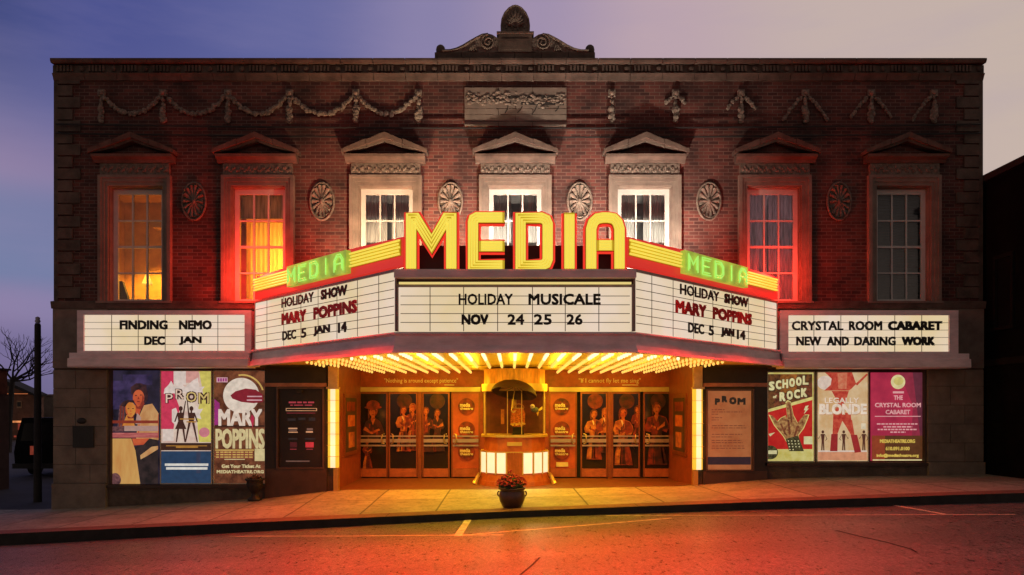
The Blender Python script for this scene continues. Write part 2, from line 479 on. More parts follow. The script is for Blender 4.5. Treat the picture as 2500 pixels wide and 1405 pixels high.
    def disc(s, cx, cz, rx, rz, y, n=24, a0=0, a1=2 * PI):
        s.poly([(cx + rx * math.cos(a0 + (a1 - a0) * i / n), y, cz + rz * math.sin(a0 + (a1 - a0) * i / n)) for i in range(n if a1 - a0 > 6.28 else n + 1)])
        return s
    def build(s, name, mats, parent=None, smooth=False, kind=None):
        me = bpy.data.meshes.new(name)
        off = parent_loc(parent)
        me.from_pydata([(a - off[0], b - off[1], c - off[2]) for a, b, c in s.v], [], s.f)
        ml = mats if isinstance(mats, (list, tuple)) else [mats]
        for m in ml: me.materials.append(m)
        if len(ml) > 1: me.polygons.foreach_set('material_index', s.mi)
        if smooth: me.polygons.foreach_set('use_smooth', [True] * len(me.polygons))
        me.update()
        o = bpy.data.objects.new(name, me)
        COL.objects.link(o)
        if parent: o.parent = parent
        if kind: o['kind'] = kind
        return o

def parent_loc(p):
    t = Vector((0, 0, 0))
    while p: t += p.location; p = p.parent
    return t

def offset(pl, d, closed=False):
    n = len(pl); out = []
    for i in range(n):
        p = Vector(pl[i])
        e = []
        if closed or i > 0: e.append((p - Vector(pl[i - 1])).normalized())
        if closed or i < n - 1: e.append((Vector(pl[(i + 1) % n]) - p).normalized())
        ns = [Vector((-t.y, t.x)) for t in e]
        if len(ns) == 1: out.append(tuple(p + ns[0] * d))
        else:
            b = (ns[0] + ns[1])
            k = 1 + ns[0].dot(ns[1])
            out.append(tuple(p + b * (d / max(k, 0.25))))
    return out

_tg = {}
def text_geo(txt, thick):
    key = (txt, thick)
    if key in _tg: return _tg[key]
    cu = bpy.data.curves.new('t', 'FONT'); cu.body = txt; cu.resolution_u = 2
    if thick: cu.extrude = 0.5
    o = bpy.data.objects.new('t', cu); COL.objects.link(o)
    bpy.context.view_layer.update()
    me = bpy.data.meshes.new_from_object(o.evaluated_get(bpy.context.evaluated_depsgraph_get()))
    vs = [tuple(v.co) for v in me.vertices]; fs = [tuple(p.vertices) for p in me.polygons]
    bpy.data.objects.remove(o); bpy.data.meshes.remove(me); bpy.data.curves.remove(cu)
    a0, a1 = min(v[0] for v in vs), max(v[0] for v in vs); b0, b1 = min(v[1] for v in vs), max(v[1] for v in vs)
    vs = [((v[0] - a0) / (a1 - a0), (v[1] - b0) / (b1 - b0), (v[2] + 0.5) if thick else 0) for v in vs]
    _tg[key] = (vs, fs)
    return vs, fs

def tag(o, label, cat, group=None):
    o['label'] = label; o['category'] = cat
    if group: o['group'] = group
    return o
def thing(name, label, cat, loc=(0, 0, 0), group=None):
    o = bpy.data.objects.new(name, None); COL.objects.link(o)
    o.empty_display_size = 0.2; o.location = loc
    return tag(o, label, cat, group)
def lerp(x, xs, ys):
    if x <= xs[0]: return ys[0]
    for a, b, p, q in zip(xs, xs[1:], ys, ys[1:]):
        if x <= b: return p + (q - p) * (x - a) / (b - a)
    return ys[-1]
def arc(cx, cz, r, a0, a1, n=6, rz=None):
    rz = rz or r
    return [(cx + r * math.cos(R(a0 + (a1 - a0) * i / n)), cz + rz * math.sin(R(a0 + (a1 - a0) * i / n))) for i in range(n + 1)]
GROUPS = {'poster': 'lit posters in the ground floor windows', 'display_case': 'display cases flanking the entrance', 'light_column': 'glowing columns at the entrance corners', 'letterboard_sign': 'flat letterboard signs beside the marquee', 'cable': 'cables across the facade', 'floodlight': 'floodlights on the marquee roof', 'notice_board': 'notice boards in the entrance recess'}
def dup(root, loc, label=None, group=None):
    def cp(o, p):
        c = o.copy(); COL.objects.link(c); c.parent = p
        for k in list(o.children): cp(k, c)
        return c
    c = cp(root, root.parent); c.location = loc
    if label: c['label'] = label
    if group: c['group'] = group
    return c

# ------------------------------------------------------------------ ground
KERB_Y = -4.0
def G(x): return lerp(x, [-12, -9.7, -4.86, 0, 4.5, 8.75, 12, 20], [-0.50, -0.42, -0.20, 0.01, 0.18, 0.33, 0.42, 0.62])
def F(x): return lerp(x, [-12, -9.85, -6, -4.6, -4.2, 0, 4.2, 4.6, 6.2, 8.65, 12, 20], [-0.50, -0.43, -0.22, -0.05, -0.01, 0, 0.08, 0.12, 0.25, 0.32, 0.38, 0.6])
def walk_z(x, y):
    t = min(1, max(0, y / KERB_Y)); t = t * t * (3 - 2 * t)
    return F(x) * (1 - t) + G(x) * t
def road_z(x, y):
    t = min(1, max(0, (KERB_Y - y) / 5.0))
    return G(x) * (1 - 0.45 * t) - 0.115 - 0.10 * min(1, max(0, -x / 9)) * (1 - t) - 0.05 * min(1, max(0, x / 9)) * (1 - t) + 0.02 * t
def grid(mb, xs, ys, fz):
    k = mb._a([(x, y, fz(x, y)) for y in ys for x in xs]); n = len(xs)
    for j in range(len(ys) - 1):
        for i in range(n - 1):
            a = k + j * n + i
            mb.face((a, a + 1, a + n + 1, a + n))
def frange(a, b, n): return [a + (b - a) * i / n for i in range(n + 1)]
XS = [-60, -30] + frange(-14, 14, 56) + [20, 40, 60]
m = MB(); grid(m, XS, frange(-3.55, 0.0, 8), walk_z)
m.build('pavement', CONCRETE, kind='structure')
m = MB(); grid(m, XS, [-4.0, -3.52], lambda x, y: walk_z(x, y) + 0.006)
for a, b in zip(XS, XS[1:]):   # kerb face and the back of the strip
    m.poly([(a, -4.0, walk_z(a, -4) + 0.006), (b, -4.0, walk_z(b, -4) + 0.006), (b, -4.03, walk_z(b, -4) - 0.3), (a, -4.03, walk_z(a, -4) - 0.3)])
    m.mi[-1] = 1
m.build('kerb', [KERBSTONE, mat('shaded_kerb_face', (0.022, 0.018, 0.016), 0.9, var=0.4, scale=4)], kind='structure')  # kerb face coloured near-black for the shade on it
m = MB(); grid(m, XS, [-17, -12, -9, -8, -7, -6, -5.4, -4.8, -4.4, -4.02], road_z)
m.build('road', ASPHALT, kind='structure')
m = MB(); grid(m, XS, [-26, -17.3], lambda x, y: road_z(x, -17) + 0.13)
for a, b in zip(XS, XS[1:]):
    m.poly([(a, -17.3, road_z(a, -17) + 0.13), (b, -17.3, road_z(b, -17) + 0.13), (b, -17.28, road_z(b, -17) - 0.05), (a, -17.28, road_z(a, -17) - 0.05)])
m.build('pavement', CONCRETE, kind='structure')
m = MB(); m.poly([(-900, -900, -1.2), (900, -900, -1.2), (900, 900, -1.2), (-900, 900, -1.2)])
m.build('ground', mat('far_ground', (0.05, 0.045, 0.04), 0.95, scale=0.05), kind='structure')
m = MB(); grid(m, [-90, -40, -20, -11.25], [0.002, 10, 30, 90], lambda x, y: -0.51)
m.build('ground', mat('old_asphalt', (0.045, 0.042, 0.04), 0.85, scale=0.8, bump=0.3, bscale=40), kind='structure')
m = MB(); grid(m, [11.5, 20, 60], [0.002, 40], lambda x, y: 0.36)
m.build('ground', MATS['old_asphalt'], kind='structure')
# painted lines on the road: along the kerb, with stall ticks
PAINT = mat('worn_road_paint', (0.62, 0.56, 0.42), 0.6, var=0.5, scale=9)
def road_hit(px, py):
    y = -6.0
    for _ in range(30):
        x = X(px, y)
        d = (EYE - road_z(x, y)) * FPX / (py - HOR)
        y = y * 0.5 + (d - DIST) * 0.5
    return X(px, y), y
def stripe(mb, pts, w):
    pl = [road_hit(*p) for p in pts]
    fine = []
    for a, b in zip(pl, pl[1:]):
        for i in range(8): fine.append((a[0] + (b[0] - a[0]) * i / 8, a[1] + (b[1] - a[1]) * i / 8))
    fine.append(pl[-1])
    A, B = offset(fine, w / 2), offset(fine, -w / 2)
    for i in range(len(fine) - 1):
        q = [A[i], A[i + 1], B[i + 1], B[i]]
        mb.poly([(x, y, road_z(x, y) + 0.005) for x, y in q])
m = MB(); stripe(m, [(560, 1311), (850, 1310), (1230, 1307)], 0.06); stripe(m, [(1118, 1309), (1300, 1294), (1640, 1266)], 0.07)
stripe(m, [(1480, 1260), (1900, 1259), (2480, 1257)], 0.055)
stripe(m, [(1143, 1270), (1117, 1310)], 0.13); stripe(m, [(2165, 1232), (2310, 1257)], 0.08)
m.build('road_marking', PAINT, kind='structure')
m = MB(); stripe(m, [(2040, 1296), (2105, 1312), (2160, 1324), (2225, 1342), (2238, 1350)], 0.035); stripe(m, [(1270, 1405), (1300, 1380), (1318, 1362)], 0.03)
m.build('road_marking', mat('tar_crack', (0.012, 0.011, 0.01), 0.8), kind='structure')

# ================================================================== THEATRE
BX0, BX1 = X(133), X(2398)
T = thing('theatre_building', 'two storey red brick theatre with limestone trim, seven pedimented windows and a crested roofline', 'theatre', (0, 0, 0))
WIN_PX = [333, 632, 943, 1258, 1573, 1889, 2204]
WCX = [X(p) for p in WIN_PX]
WZ0, WZ1 = Z(737), Z(456)
OW = 0.665            # half width of the opening
RX0, RX1 = -4.28, 4.44           # entrance recess
BELT = Z(738)
def holes_wall(x0, x1, z0, z1, holes, y):
    m = MB()
    xs = sorted({x0, x1} | {h[0] for h in holes} | {h[1] for h in holes}); xs = [x for x in xs if x0 <= x <= x1]
    zs = sorted({z0, z1} | {h[2] for h in holes} | {h[3] for h in holes}); zs = [z for z in zs if z0 <= z <= z1]
    for a, b in zip(xs, xs[1:]):
        for c, d in zip(zs, zs[1:]):
            mx, mz = (a + b) / 2, (c + d) / 2
            if any(h[0] < mx < h[1] and h[2] < mz < h[3] for h in holes): continue
            m.poly([(a, y, c), (b, y, c), (b, y, d), (a, y, d)])
    return m
TOP = Z(156)
m = holes_wall(BX0, BX1, BELT, TOP, [(c - OW, c + OW, WZ0, WZ1) for c in WCX], 0.0)
m.build('front_wall', BRICK, T)
# flanks, back and roof of the building
m = MB()
for x in (BX0 + 0.003, BX1 - 0.003):
    m.poly([(x, 0.004, -1), (x, 24, -1), (x, 24, TOP), (x, 0.004, TOP)])
m.poly([(BX0, 24, -1), (BX1, 24, -1), (BX1, 24, TOP), (BX0, 24, TOP)])
m.build('side_wall', BRICK, T)
m = MB(); m.box(BX0 + 0.2, BX1 - 0.2, 0.35, 23.8, TOP - 0.55, TOP - 0.35); m.build('roof', ROOFING, T)
# ground floor stone: piers, plinth and header, with openings for posters and entrance
PL = (X(268), X(650)); PR = (X(1870), X(2260))
PZ0L, PZ1 = Z(1184), Z(903); PZ0R = Z(1130)
holes = [(PL[0], PL[1], PZ0L, PZ1), (PR[0], PR[1], PZ0R, PZ1), (RX0, RX1, -1.0, 3.02)]
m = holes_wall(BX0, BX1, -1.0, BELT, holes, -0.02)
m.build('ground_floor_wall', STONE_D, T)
# block joints and plinths on the two end piers
for a, b, zb in ((133, 264, Z(1180)), (2262, 2398, Z(1128))):
    m = MB(); x0, x1 = X(a), X(b)
    m.box(x0 - 0.0, x1, -0.12, -0.02, zb - 1.4, zb)
    zz = zb + 0.004
    k = 0
    while zz < Z(905):
        z2 = min(zz + 0.46, Z(903))
        if k % 2: xs = [x0, x0 + 0.55, x1]
        else: xs = [x0, x0 + 0.9, x1]
        for p, q in zip(xs, xs[1:]): m.box(p + 0.006, q - 0.006, -0.06, -0.021, zz + 0.006, z2 - 0.006)
        zz = z2; k += 1
    m.box(x0, x1, -0.07, -0.021, Z(900), BELT - 0.02)
    m.build('stone_pier', STONE, T)
# poster window reveals and sills
for (a, b), z0 in ((PL, PZ0L), (PR, PZ0R)):
    m = MB(); m.box(a - 0.05, b + 0.05, -0.09, 0.20, z0 - 0.07, z0)
    m.box(a, b, 0.20, 0.24, z0, PZ1)
    m.box(a - 0.001, a + 0.03, -0.015, 0.2, z0 + 0.001, PZ1); m.box(b - 0.03, b + 0.001, -0.015, 0.2, z0 + 0.001, PZ1)
    m.build('poster_window_frame', DARKBR, T)
# belt course
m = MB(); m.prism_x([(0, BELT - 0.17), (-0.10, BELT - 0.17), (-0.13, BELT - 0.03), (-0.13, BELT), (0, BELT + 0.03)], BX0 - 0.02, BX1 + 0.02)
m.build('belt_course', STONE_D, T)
# quoins
for side in (0, 1):
    m = MB(); z = Z(732); k = 0
    while z < Z(205):
        h = 0.285
        wide = 0.53 if k % 2 == 0 else 0.34
        if side == 0: m.box(BX0 + 0.10, BX0 + 0.12 + wide, -0.05, -0.002, z + 0.03, z + h)
        else: m.box(BX1 - 0.12 - wide, BX1 - 0.10, -0.05, -0.002, z + 0.03, z + h)
        z += 0.29; k += 1
    if side == 0: m.box(BX0, BX0 + 0.099, -0.03, -0.002, BELT + 0.03, Z(199))
    else: m.box(BX1 - 0.099, BX1, -0.03, -0.002, BELT + 0.03, Z(199))
    m.build('quoin_stones', STONE_D, T)
# top cornice: coping, triglyph frieze, lower moulding (in block lengths with joints)
m = MB(); x = BX0; k = 0
while x < BX1:
    x2 = min(x + 0.78, BX1)
    m.prism_x([(0.3, TOP - 0.04), (-0.16, TOP - 0.05), (-0.19, TOP + 0.0), (-0.19, TOP + 0.05), (0.3, TOP + 0.07)], x + 0.006, x2 - 0.006)
    m.prism_x([(0.0, Z(199)), (-0.05, Z(199)), (-0.08, Z(191)), (-0.12, Z(184)), (0.0, Z(182.5))], x + 0.006, x2 - 0.006)
    x = x2; k += 1
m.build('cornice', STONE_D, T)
m = MB(); m.box(BX0 - 0.01, BX1 + 0.01, -0.05, -0.002, Z(182), TOP - 0.06)
fz0, fz1 = Z(179), Z(164)
x = BX0 + 0.1
while x < BX1 - 0.5:
    for i in range(5): m.box(x + i * 0.085, x + i * 0.085 + 0.05, -0.10, -0.05, fz0, fz1)
    m.ball((x + 0.60, -0.06, (fz0 + fz1) / 2), (0.075, 0.05, 0.075), 8, 5)
    x += 0.78
m.build('triglyph_frieze', STONE_D, T)

# roof crest: base, block, scrolls and palmette
crest = MB()
cxx = X(1258)
yb0, yb1 = -0.12, 0.32
xk = X(1062)
while xk < X(1452) - 0.1:
    crest.box(xk + 0.006, xk + 0.65 - 0.006, yb0, yb1, TOP + 0.072, Z(134)); xk += 0.65
crest.box(X(1217), X(1299), yb0 - 0.02, yb1, Z(134), Z(90))
crest.box(X(1213), X(1303), yb0 - 0.06, yb1 + 0.02, Z(90), Z(86))
crest.box(X(1226), X(1290), yb0 - 0.035, yb0 - 0.02, Z(128), Z(103))
cr = crest.build('roof_crest', STONE_D, T)
for sgn in (-1, 1):
    m = MB()
    def P(dx, py): return (cxx + sgn * dx / 100.0, Z(py))
    out = [(40.5, 132), (40.5, 100), (48, 95), (56, 90), (66, 87.5), (78, 89), (92, 95), (108, 104), (124, 114), (140, 122), (156, 127), (172, 129), (172, 133.5), (60, 133.5)]
    m.prism_y([P(*p) for p in out], yb0 + 0.02, yb1 - 0.05)
    sp = []
    for i in range(40):
        a = R(90 - i * 18); r = 19 * (1 - i / 44)
        sp.append((cxx + sgn * (66 + r * math.cos(a)) / 100, yb0 - 0.005, Z(110 - r * math.sin(a))))
    m.tube(sp, 0.024, 5)
    top = [(66, 90), (80, 92), (94, 99), (110, 108), (126, 118), (142, 125.5), (158, 129.5), (178, 130)]
    m.tube([(cxx + sgn * a / 100, yb0 + 0.01, Z(b)) for a, b in top], 0.035, 5)
    for i in range(4):
        m.tube([(cxx + sgn * (98 + i * 6 - 4) / 100, yb0 + 0.0, Z(131)), (cxx + sgn * (99 + i * 3) / 100, yb0 - 0.01, Z(116 + i * 2.5))], 0.02, 5)
    m.build('scroll', CARVED, cr)
    m = MB(); m.lathe([(0.0, Z(133)), (0.11, Z(132)), (0.11, Z(122)), (0.115, Z(118)), (0.10, Z(112)), (0.06, Z(108)), (0.0, Z(107))], cxx + sgn * 1.83, 0.08, 12)
    m.build('finial', STONE_D, cr, True)
m = MB()
pal = [(-33, 86), (-36, 66), (-34, 50), (-27, 34), (-16, 22), (-6, 16.5), (0, 15.5), (6, 16.5), (16, 22), (27, 34), (34, 50), (36, 66), (33, 86)]
m.prism_y([(cxx + a / 100, Z(b)) for a, b in pal], yb0 + 0.06, yb1 - 0.1)
for i in range(9):
    a = R(-72 + i * 18)
    ln = 44 * (1 - 0.25 * abs(math.sin(a)))
    pts = []
    for q in range(6):
        t = q / 5
        pts.append((cxx + (math.sin(a) * ln * t * 0.72) / 100, yb0 + 0.05 - 0.03 * math.sin(PI * t), Z(70 - math.cos(a) * ln * t)))
    m.tube(pts, [0.014, 0.022, 0.03, 0.036, 0.032, 0.012], 6)
for sgn in (-1, 1):
    m.tube([(cxx + sgn * (14 + 8 * math.cos(R(i * 40))) / 100, yb0 + 0.04, Z(74 - 8 * math.sin(R(i * 40)))) for i in range(9)], 0.02, 5)
m.tube([(cxx + a / 100 * 0.93, yb0 + 0.05, Z(50 + (b - 50) * 0.93)) for a, b in pal], 0.022, 5)
m.build('palmette', CARVED, cr)

# inscription tablet with weathered lower slabs
m = MB()
tx0, tx1 = X(1134), X(1383)
rows = [(217, 238), (238.5, 268), (268.5, 283), (283.5, 299), (299.5, 311)]
for i, (a, b) in enumerate(rows):
    n = [3, 2, 3, 2, 3][i]
    for k in range(n):
        m.box(tx0 + (tx1 - tx0) * k / n + 0.006, tx0 + (tx1 - tx0) * (k + 1) / n - 0.006, -0.07, -0.002, Z(b) + 0.004, Z(a) - 0.004)
tb = m.build('stone_tablet', STONE, T)
m = MB()
random.seed(21)
m.ribbon([(X(1186), Z(243)), (X(1230), Z(242)), (X(1300), Z(240)), (X(1352), Z(240)), (X(1355), Z(256))], 0.03, -0.079, -0.071)  # dark strips drawn as the shade in carved grooves
m.ribbon([(X(1272), Z(256)), (X(1310), Z(257)), (X(1376), Z(257))], 0.035, -0.079, -0.0705)
for a, b in (((1240, 262), (1233, 280)), ((1275, 263), (1263, 279)), ((1310, 262), (1298, 283)), ((1364, 262), (1355, 276))):
    m.ribbon([(X(a[0]), Z(a[1])), (X((a[0] + b[0]) / 2 + 2), Z((a[1] + b[1]) / 2)), (X(b[0]), Z(b[1]))], 0.010, -0.079, -0.0712)
m.build('groove_shade_and_crack', mat('dark_groove_and_crack', (0.03, 0.025, 0.022), 0.95, var=0.6, scale=10), tb)
m = MB()
for _ in range(150):
    x, z = random.uniform(1140, 1378), random.gauss(246, 7)
    q = random.uniform(0.018, 0.045)
    m.ball((X(x), -0.075, Z(min(265, max(222, z)))), (q * 1.5, q * 0.7, q), 6, 4)
m.build('carved_relief', GARL, tb)

# garland drops and swags
def leaves(m, pts, r, n, jit):
    for i in range(n):
        t = i / (n - 1) * (len(pts) - 1); k = min(int(t), len(pts) - 2); f = t - k
        p = Vector(pts[k]).lerp(Vector(pts[k + 1]), f)
        q = r * random.uniform(0.6, 1.15)
        m.ball((p.x + random.uniform(-jit, jit), p.y + random.uniform(-0.02, 0.02), p.z + random.uniform(-jit, jit)), (q, q * 0.8, q), 6, 4)
DL = [250, 400, 558, 708, 870, 1022]; DR = [1493, 1648, 1808, 1965, 2125, 2278]
for i, px in enumerate(DL + DR):
    m = MB(); x = X(px)
    m.box(x - 0.085, x + 0.085, -0.07, -0.002, Z(238), Z(222))
    m.ball((x, -0.08, Z(230)), (0.06, 0.04, 0.06), 8, 5)
    leaves(m, [(x, -0.05, Z(243)), (x, -0.05, Z(262))], 0.05, 7, 0.02)
    leaves(m, [(x, -0.05, Z(266)), (x, -0.05, Z(292))], 0.075, 14, 0.035)
    m.ball((x, -0.05, Z(298)), (0.07, 0.05, 0.06), 8, 5)
    m.build('garland_drop', GARL, T)
for a, b in zip(DL, DL[1:]):
    m = MB(); xa, xb = X(a) + 0.1, X(b) - 0.1
    pts = [(xa + (xb - xa) * t / 12, -0.05, Z(241) - 0.40 * (1 - (2 * t / 12 - 1) ** 2)) for t in range(13)]
    leaves(m, pts, 0.06, 46, 0.028)
    m.build('garland_swag', GARL, T)
for i, px in enumerate(DR):          # the right-hand swags survive only as stubs
    for sgn in (-1, 1):
        if i == 0 or (i == 5 and sgn == 1): continue
        n = [0, 3, 6, 10, 9, 10][i]
        m = MB(); x = X(px) + sgn * 0.1
        pts = [(x + sgn * 0.042 * t, -0.04, Z(241) - 0.034 * t - 0.0022 * t * t * (1 if t < 6 else 0.9)) for t in range(n + 1)]
        leaves(m, pts, 0.05, 2 * n + 3, 0.018)
        m.build('garland_swag', GARL, T)

# oval medallions
def medallion():
    m = MB(); cz = Z(493)
    m.prism_y([(0.30 * math.cos(2 * PI * i / 28), cz + 0.475 * math.sin(2 * PI * i / 28)) for i in range(28)], -0.03, -0.002)
    m.tube([(0.285 * math.cos(2 * PI * i / 28), -0.035, cz + 0.455 * math.sin(2 * PI * i / 28)) for i in range(28)], 0.03, 6, True)
    for i in range(14):
        a = 2 * PI * i / 14
        m.tube([(0.05 * math.cos(a), -0.05, cz + 0.08 * math.sin(a)), (0.14 * math.cos(a), -0.06, cz + 0.23 * math.sin(a)), (0.235 * math.cos(a), -0.035, cz + 0.385 * math.sin(a))], [0.016, 0.042, 0.052], 6)
    m.ball((0, -0.04, cz), (0.06, 0.05, 0.09), 8, 5)
    return m.build('oval_medallion', CARVED, T, True)
med = medallion()
MED = [475, 787, 1100, 1415, 1730, 2047]
med.location.x = X(MED[0])
for px in MED[1:]:
    c = med.copy(); COL.objects.link(c); c.location.x = X(px)

# windows
CURT_W = cloth_mat('white_curtain', (0.70, 0.67, 0.64))
CURT_Y = cloth_mat('amber_curtain', (0.80, 0.58, 0.22))
CURT_P = cloth_mat('mauve_curtain', (0.42, 0.32, 0.34), 0.35, 4)
BLIND = mat('grey_blind', (0.10, 0.105, 0.12), 0.8, var=0.3, scale=3)
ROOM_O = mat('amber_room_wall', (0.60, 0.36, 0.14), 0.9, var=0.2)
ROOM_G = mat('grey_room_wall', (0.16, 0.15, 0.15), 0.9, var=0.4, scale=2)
def curtain(w, x0, x1, z0, z1, mt, y=0.34, n=30):
    m = MB(); k = m._a([(x0 + (x1 - x0) * i / n, y + 0.03 * math.sin(i * 1.9) + random.uniform(-0.01, 0.01), z) for z in (z0, z1) for i in range(n + 1)])
    for i in range(n): m.face((k + i, k + i + 1, k + n + 2 + i, k + n + 1 + i))
    m.build('curtain', mt, w, True)
for wi, c in enumerate(WCX):
    m = MB()
    ZT = Z(431)
    # stepped architrave (three fasciae) left, right and top
    steps = [(0.88, 0.80, -0.13, ZT), (0.80, 0.735, -0.10, Z(438)), (0.735, OW, -0.07, Z(447))]
    for (a, b, y, zt), (_, zt2) in zip(steps, ((0, Z(438)), (0, Z(447)), (0, WZ1))):
        m.box(c - a, c - b, y, -0.001, WZ0, zt); m.box(c + b, c + a, y, -0.001, WZ0, zt)
        m.box(c - b, c + b, y, -0.001, zt2, zt)
    m.box(c - OW, c - OW + 0.02, 0.0, 0.30, WZ0, WZ1); m.box(c + OW - 0.02, c + OW, 0.0, 0.30, WZ0, WZ1)
    m.box(c - OW + 0.02, c + OW - 0.02, 0.0, 0.30, WZ1 - 0.02, WZ1)
    w = m.build('window', STONE, T)
    m = MB(); m.box(c - 0.92, c + 0.92, -0.15, -0.001, WZ0 - 0.05, WZ0 - 0.002); m.box(c - OW, c + OW, -0.0, 0.3, WZ0 - 0.05, WZ0 + 0.02)
    m.build('sill', STONE, w)
    # carved frieze, cornice and pediment
    m = MB(); m.box(c - 0.84, c + 0.84, -0.10, -0.001, ZT + 0.005, Z(403))
    for k in range(34):
        m.ball((c - 0.78 + 1.56 * k / 33, -0.10, (ZT + Z(403)) / 2 + 0.05 * math.sin(k * 1.7)), (0.035, 0.03, 0.05), 6, 4)
    m.build('carved_frieze', CARVED, w)
    m = MB()
    m.prism_x([(-0.001, Z(402)), (-0.12, Z(402)), (-0.16, Z(396)), (-0.26, Z(391)), (-0.28, Z(385)), (-0.001, Z(384))], c - 0.97, c + 0.97)
    ap = Z(345)
    ez = Z(383.5)
    for sg in (-1, 1):
        # raking cornice, apex to eave, in two blocks with a joint
        for t0, t1 in ((0.0, 0.42), (0.43, 1.0)):
            x0, x1 = 1.03 * t0, 1.03 * t1
            z0, z1 = ap + (ez - ap) * t0, ap + (ez - ap) * t1
            lo, hi = (0.015, 0.115)
            m.extrude([(c + sg * x0, -0.30, z0 - lo), (c + sg * x1, -0.30, z1 + (0.0 if t1 == 1 else -lo)), (c + sg * x1, -0.32, z1 + hi * 0.75), (c + sg * x0, -0.32, z0 + hi)],
                      [(c + sg * x0, -0.003, z0 - lo), (c + sg * x1, -0.003, z1 + (0.0 if t1 == 1 else -lo)), (c + sg * x1, -0.003, z1 + hi * 0.75), (c + sg * x0, -0.003, z0 + hi)])
            m.extrude([(c + sg * x0, -0.22, z0 - 0.075), (c + sg * x1, -0.22, z1 - (0.0 if t1 == 1 else 0.075)), (c + sg * x1, -0.24, z1 - (-0.001 if t1 == 1 else lo + 0.001)), (c + sg * x0, -0.24, z0 - lo - 0.001)],
                      [(c + sg * x0, -0.003, z0 - 0.075), (c + sg * x1, -0.003, z1 - (0.0 if t1 == 1 else 0.075)), (c + sg * x1, -0.003, z1 - (-0.001 if t1 == 1 else lo + 0.001)), (c + sg * x0, -0.003, z0 - lo - 0.001)])
    m.build('pediment', STONE_D, w)
    # timber sash: 3 x 4 panes
    m = MB(); y0, y1 = 0.16, 0.22
    xa, xb = c - OW + 0.021, c + OW - 0.021
    za, zb = WZ0 + 0.021, WZ1 - 0.021
    fw = 0.11
    m.box(xa, xa + fw, y0, y1, za, zb); m.box(xb - fw, xb, y0, y1, za, zb)
    m.box(xa + fw, xb - fw, y0, y1, za, za + 0.06); m.box(xa + fw, xb - fw, y0, y1, zb - 0.13, zb)
    gx0, gx1, gz0, gz1 = xa + fw, xb - fw, za + 0.06, zb - 0.13
    for k in (1, 2):
        x = gx0 + (gx1 - gx0) * k / 3; m.box(x - 0.018, x + 0.018, y0 + 0.005, y1, gz0, gz1)
    for k in (1, 2, 3):
        z = gz0 + (gz1 - gz0) * k / 4; hh = 0.028 if k == 2 else 0.018
        m.box(gx0, gx1, y0 + 0.002, y1 - 0.003, z - hh, z + hh)
    m.build('sash_frame', WHITE, w)
    m = MB(); m.poly([(gx0, 0.20, gz0), (gx1, 0.20, gz0), (gx1, 0.20, gz1), (gx0, 0.20, gz1)])
    m.build('glass', GLASS, w)
    # the room behind
    dp = 3.2
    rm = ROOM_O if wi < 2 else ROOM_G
    rx0, rx1, rz0, rz1 = c - 1.5, c + 1.5, WZ0 - 0.3, WZ1 + 0.25
    m = MB()
    m.poly([(rx0, dp, rz0), (rx1, dp, rz0), (rx1, dp, rz1), (rx0, dp, rz1)])
    m.poly([(rx0, 0.3, rz0), (rx0, dp, rz0), (rx0, dp, rz1), (rx0, 0.3, rz1)])
    m.poly([(rx1, 0.3, rz0), (rx1, dp, rz0), (rx1, dp, rz1), (rx1, 0.3, rz1)])
    m.poly([(rx0, 0.3, rz0), (rx1, 0.3, rz0), (rx1, dp, rz0), (rx0, dp, rz0)])
    m.poly([(rx0, 0.3, rz1), (rx1, 0.3, rz1), (rx1, dp, rz1), (rx0, dp, rz1)])
    for a, b in ((rx0, c - OW), (c + OW, rx1)): m.poly([(a, 0.3, rz0), (b, 0.3, rz0), (b, 0.3, rz1), (a, 0.3, rz1)])
    for a, b in ((rz0, WZ0), (WZ1, rz1)): m.poly([(c - OW, 0.3, a), (c + OW, 0.3, a), (c + OW, 0.3, b), (c - OW, 0.3, b)])
    if wi == 0:      # sloping soffit beam seen through the first window
        m.box(c - 0.1, c + 1.49, 1.0, 1.3, WZ1 - 0.75, WZ1 - 0.55); m.box(c - 1.49, c - 0.2, 2.3, 2.4, rz0, rz1)
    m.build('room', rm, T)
    zc = WZ0 + 0.03
    if wi == 1:
        curtain(w, c - 0.42, c + 0.62, zc, WZ1 - 0.75, CURT_Y, 0.55)
        MB().box(c - 0.62, c + 0.62, 0.40, 0.43, WZ1 - 0.68, WZ1 - 0.03).build('blind', CURT_P, w)  # dark blind added to keep light off the top panes
        m = MB(); m.box(c - 0.60, c - 0.48, 0.45, 0.50, zc, WZ1 - 0.3); m.build('shutter', mat('red_brown_wood', (0.20, 0.05, 0.04), 0.6), w)
    if wi in (2, 3, 4):
        curtain(w, c - 0.62, c - (0.04, 0.10, 0.14)[wi - 2], zc, WZ1 - 0.05, CURT_W, 0.36); curtain(w, c + (0.08, 0.12, 0.04)[wi - 2], c + 0.62, zc, WZ1 - 0.05, CURT_W, 0.36)
        m = MB(); m.box(c - 0.6, c + 0.6, 0.42, 0.44, WZ1 - 0.62, WZ1 - 0.30); m.build('blind', BLIND, w)
    if wi == 5:
        curtain(w, c - 0.62, c - 0.05, zc, WZ1 - 0.05, CURT_P, 0.34); curtain(w, c + 0.0, c + 0.62, zc, WZ1 - 0.05, CURT_P, 0.38)
    if wi == 6:
        m = MB()
        for k in range(40):
            z = zc + (WZ1 - 0.1 - zc) * k / 40
            m.poly([(c - 0.62, 0.34, z), (c + 0.62, 0.34, z), (c + 0.62, 0.365, z + 0.064), (c - 0.62, 0.365, z + 0.064)])
        m.build('blind', BLIND, w)
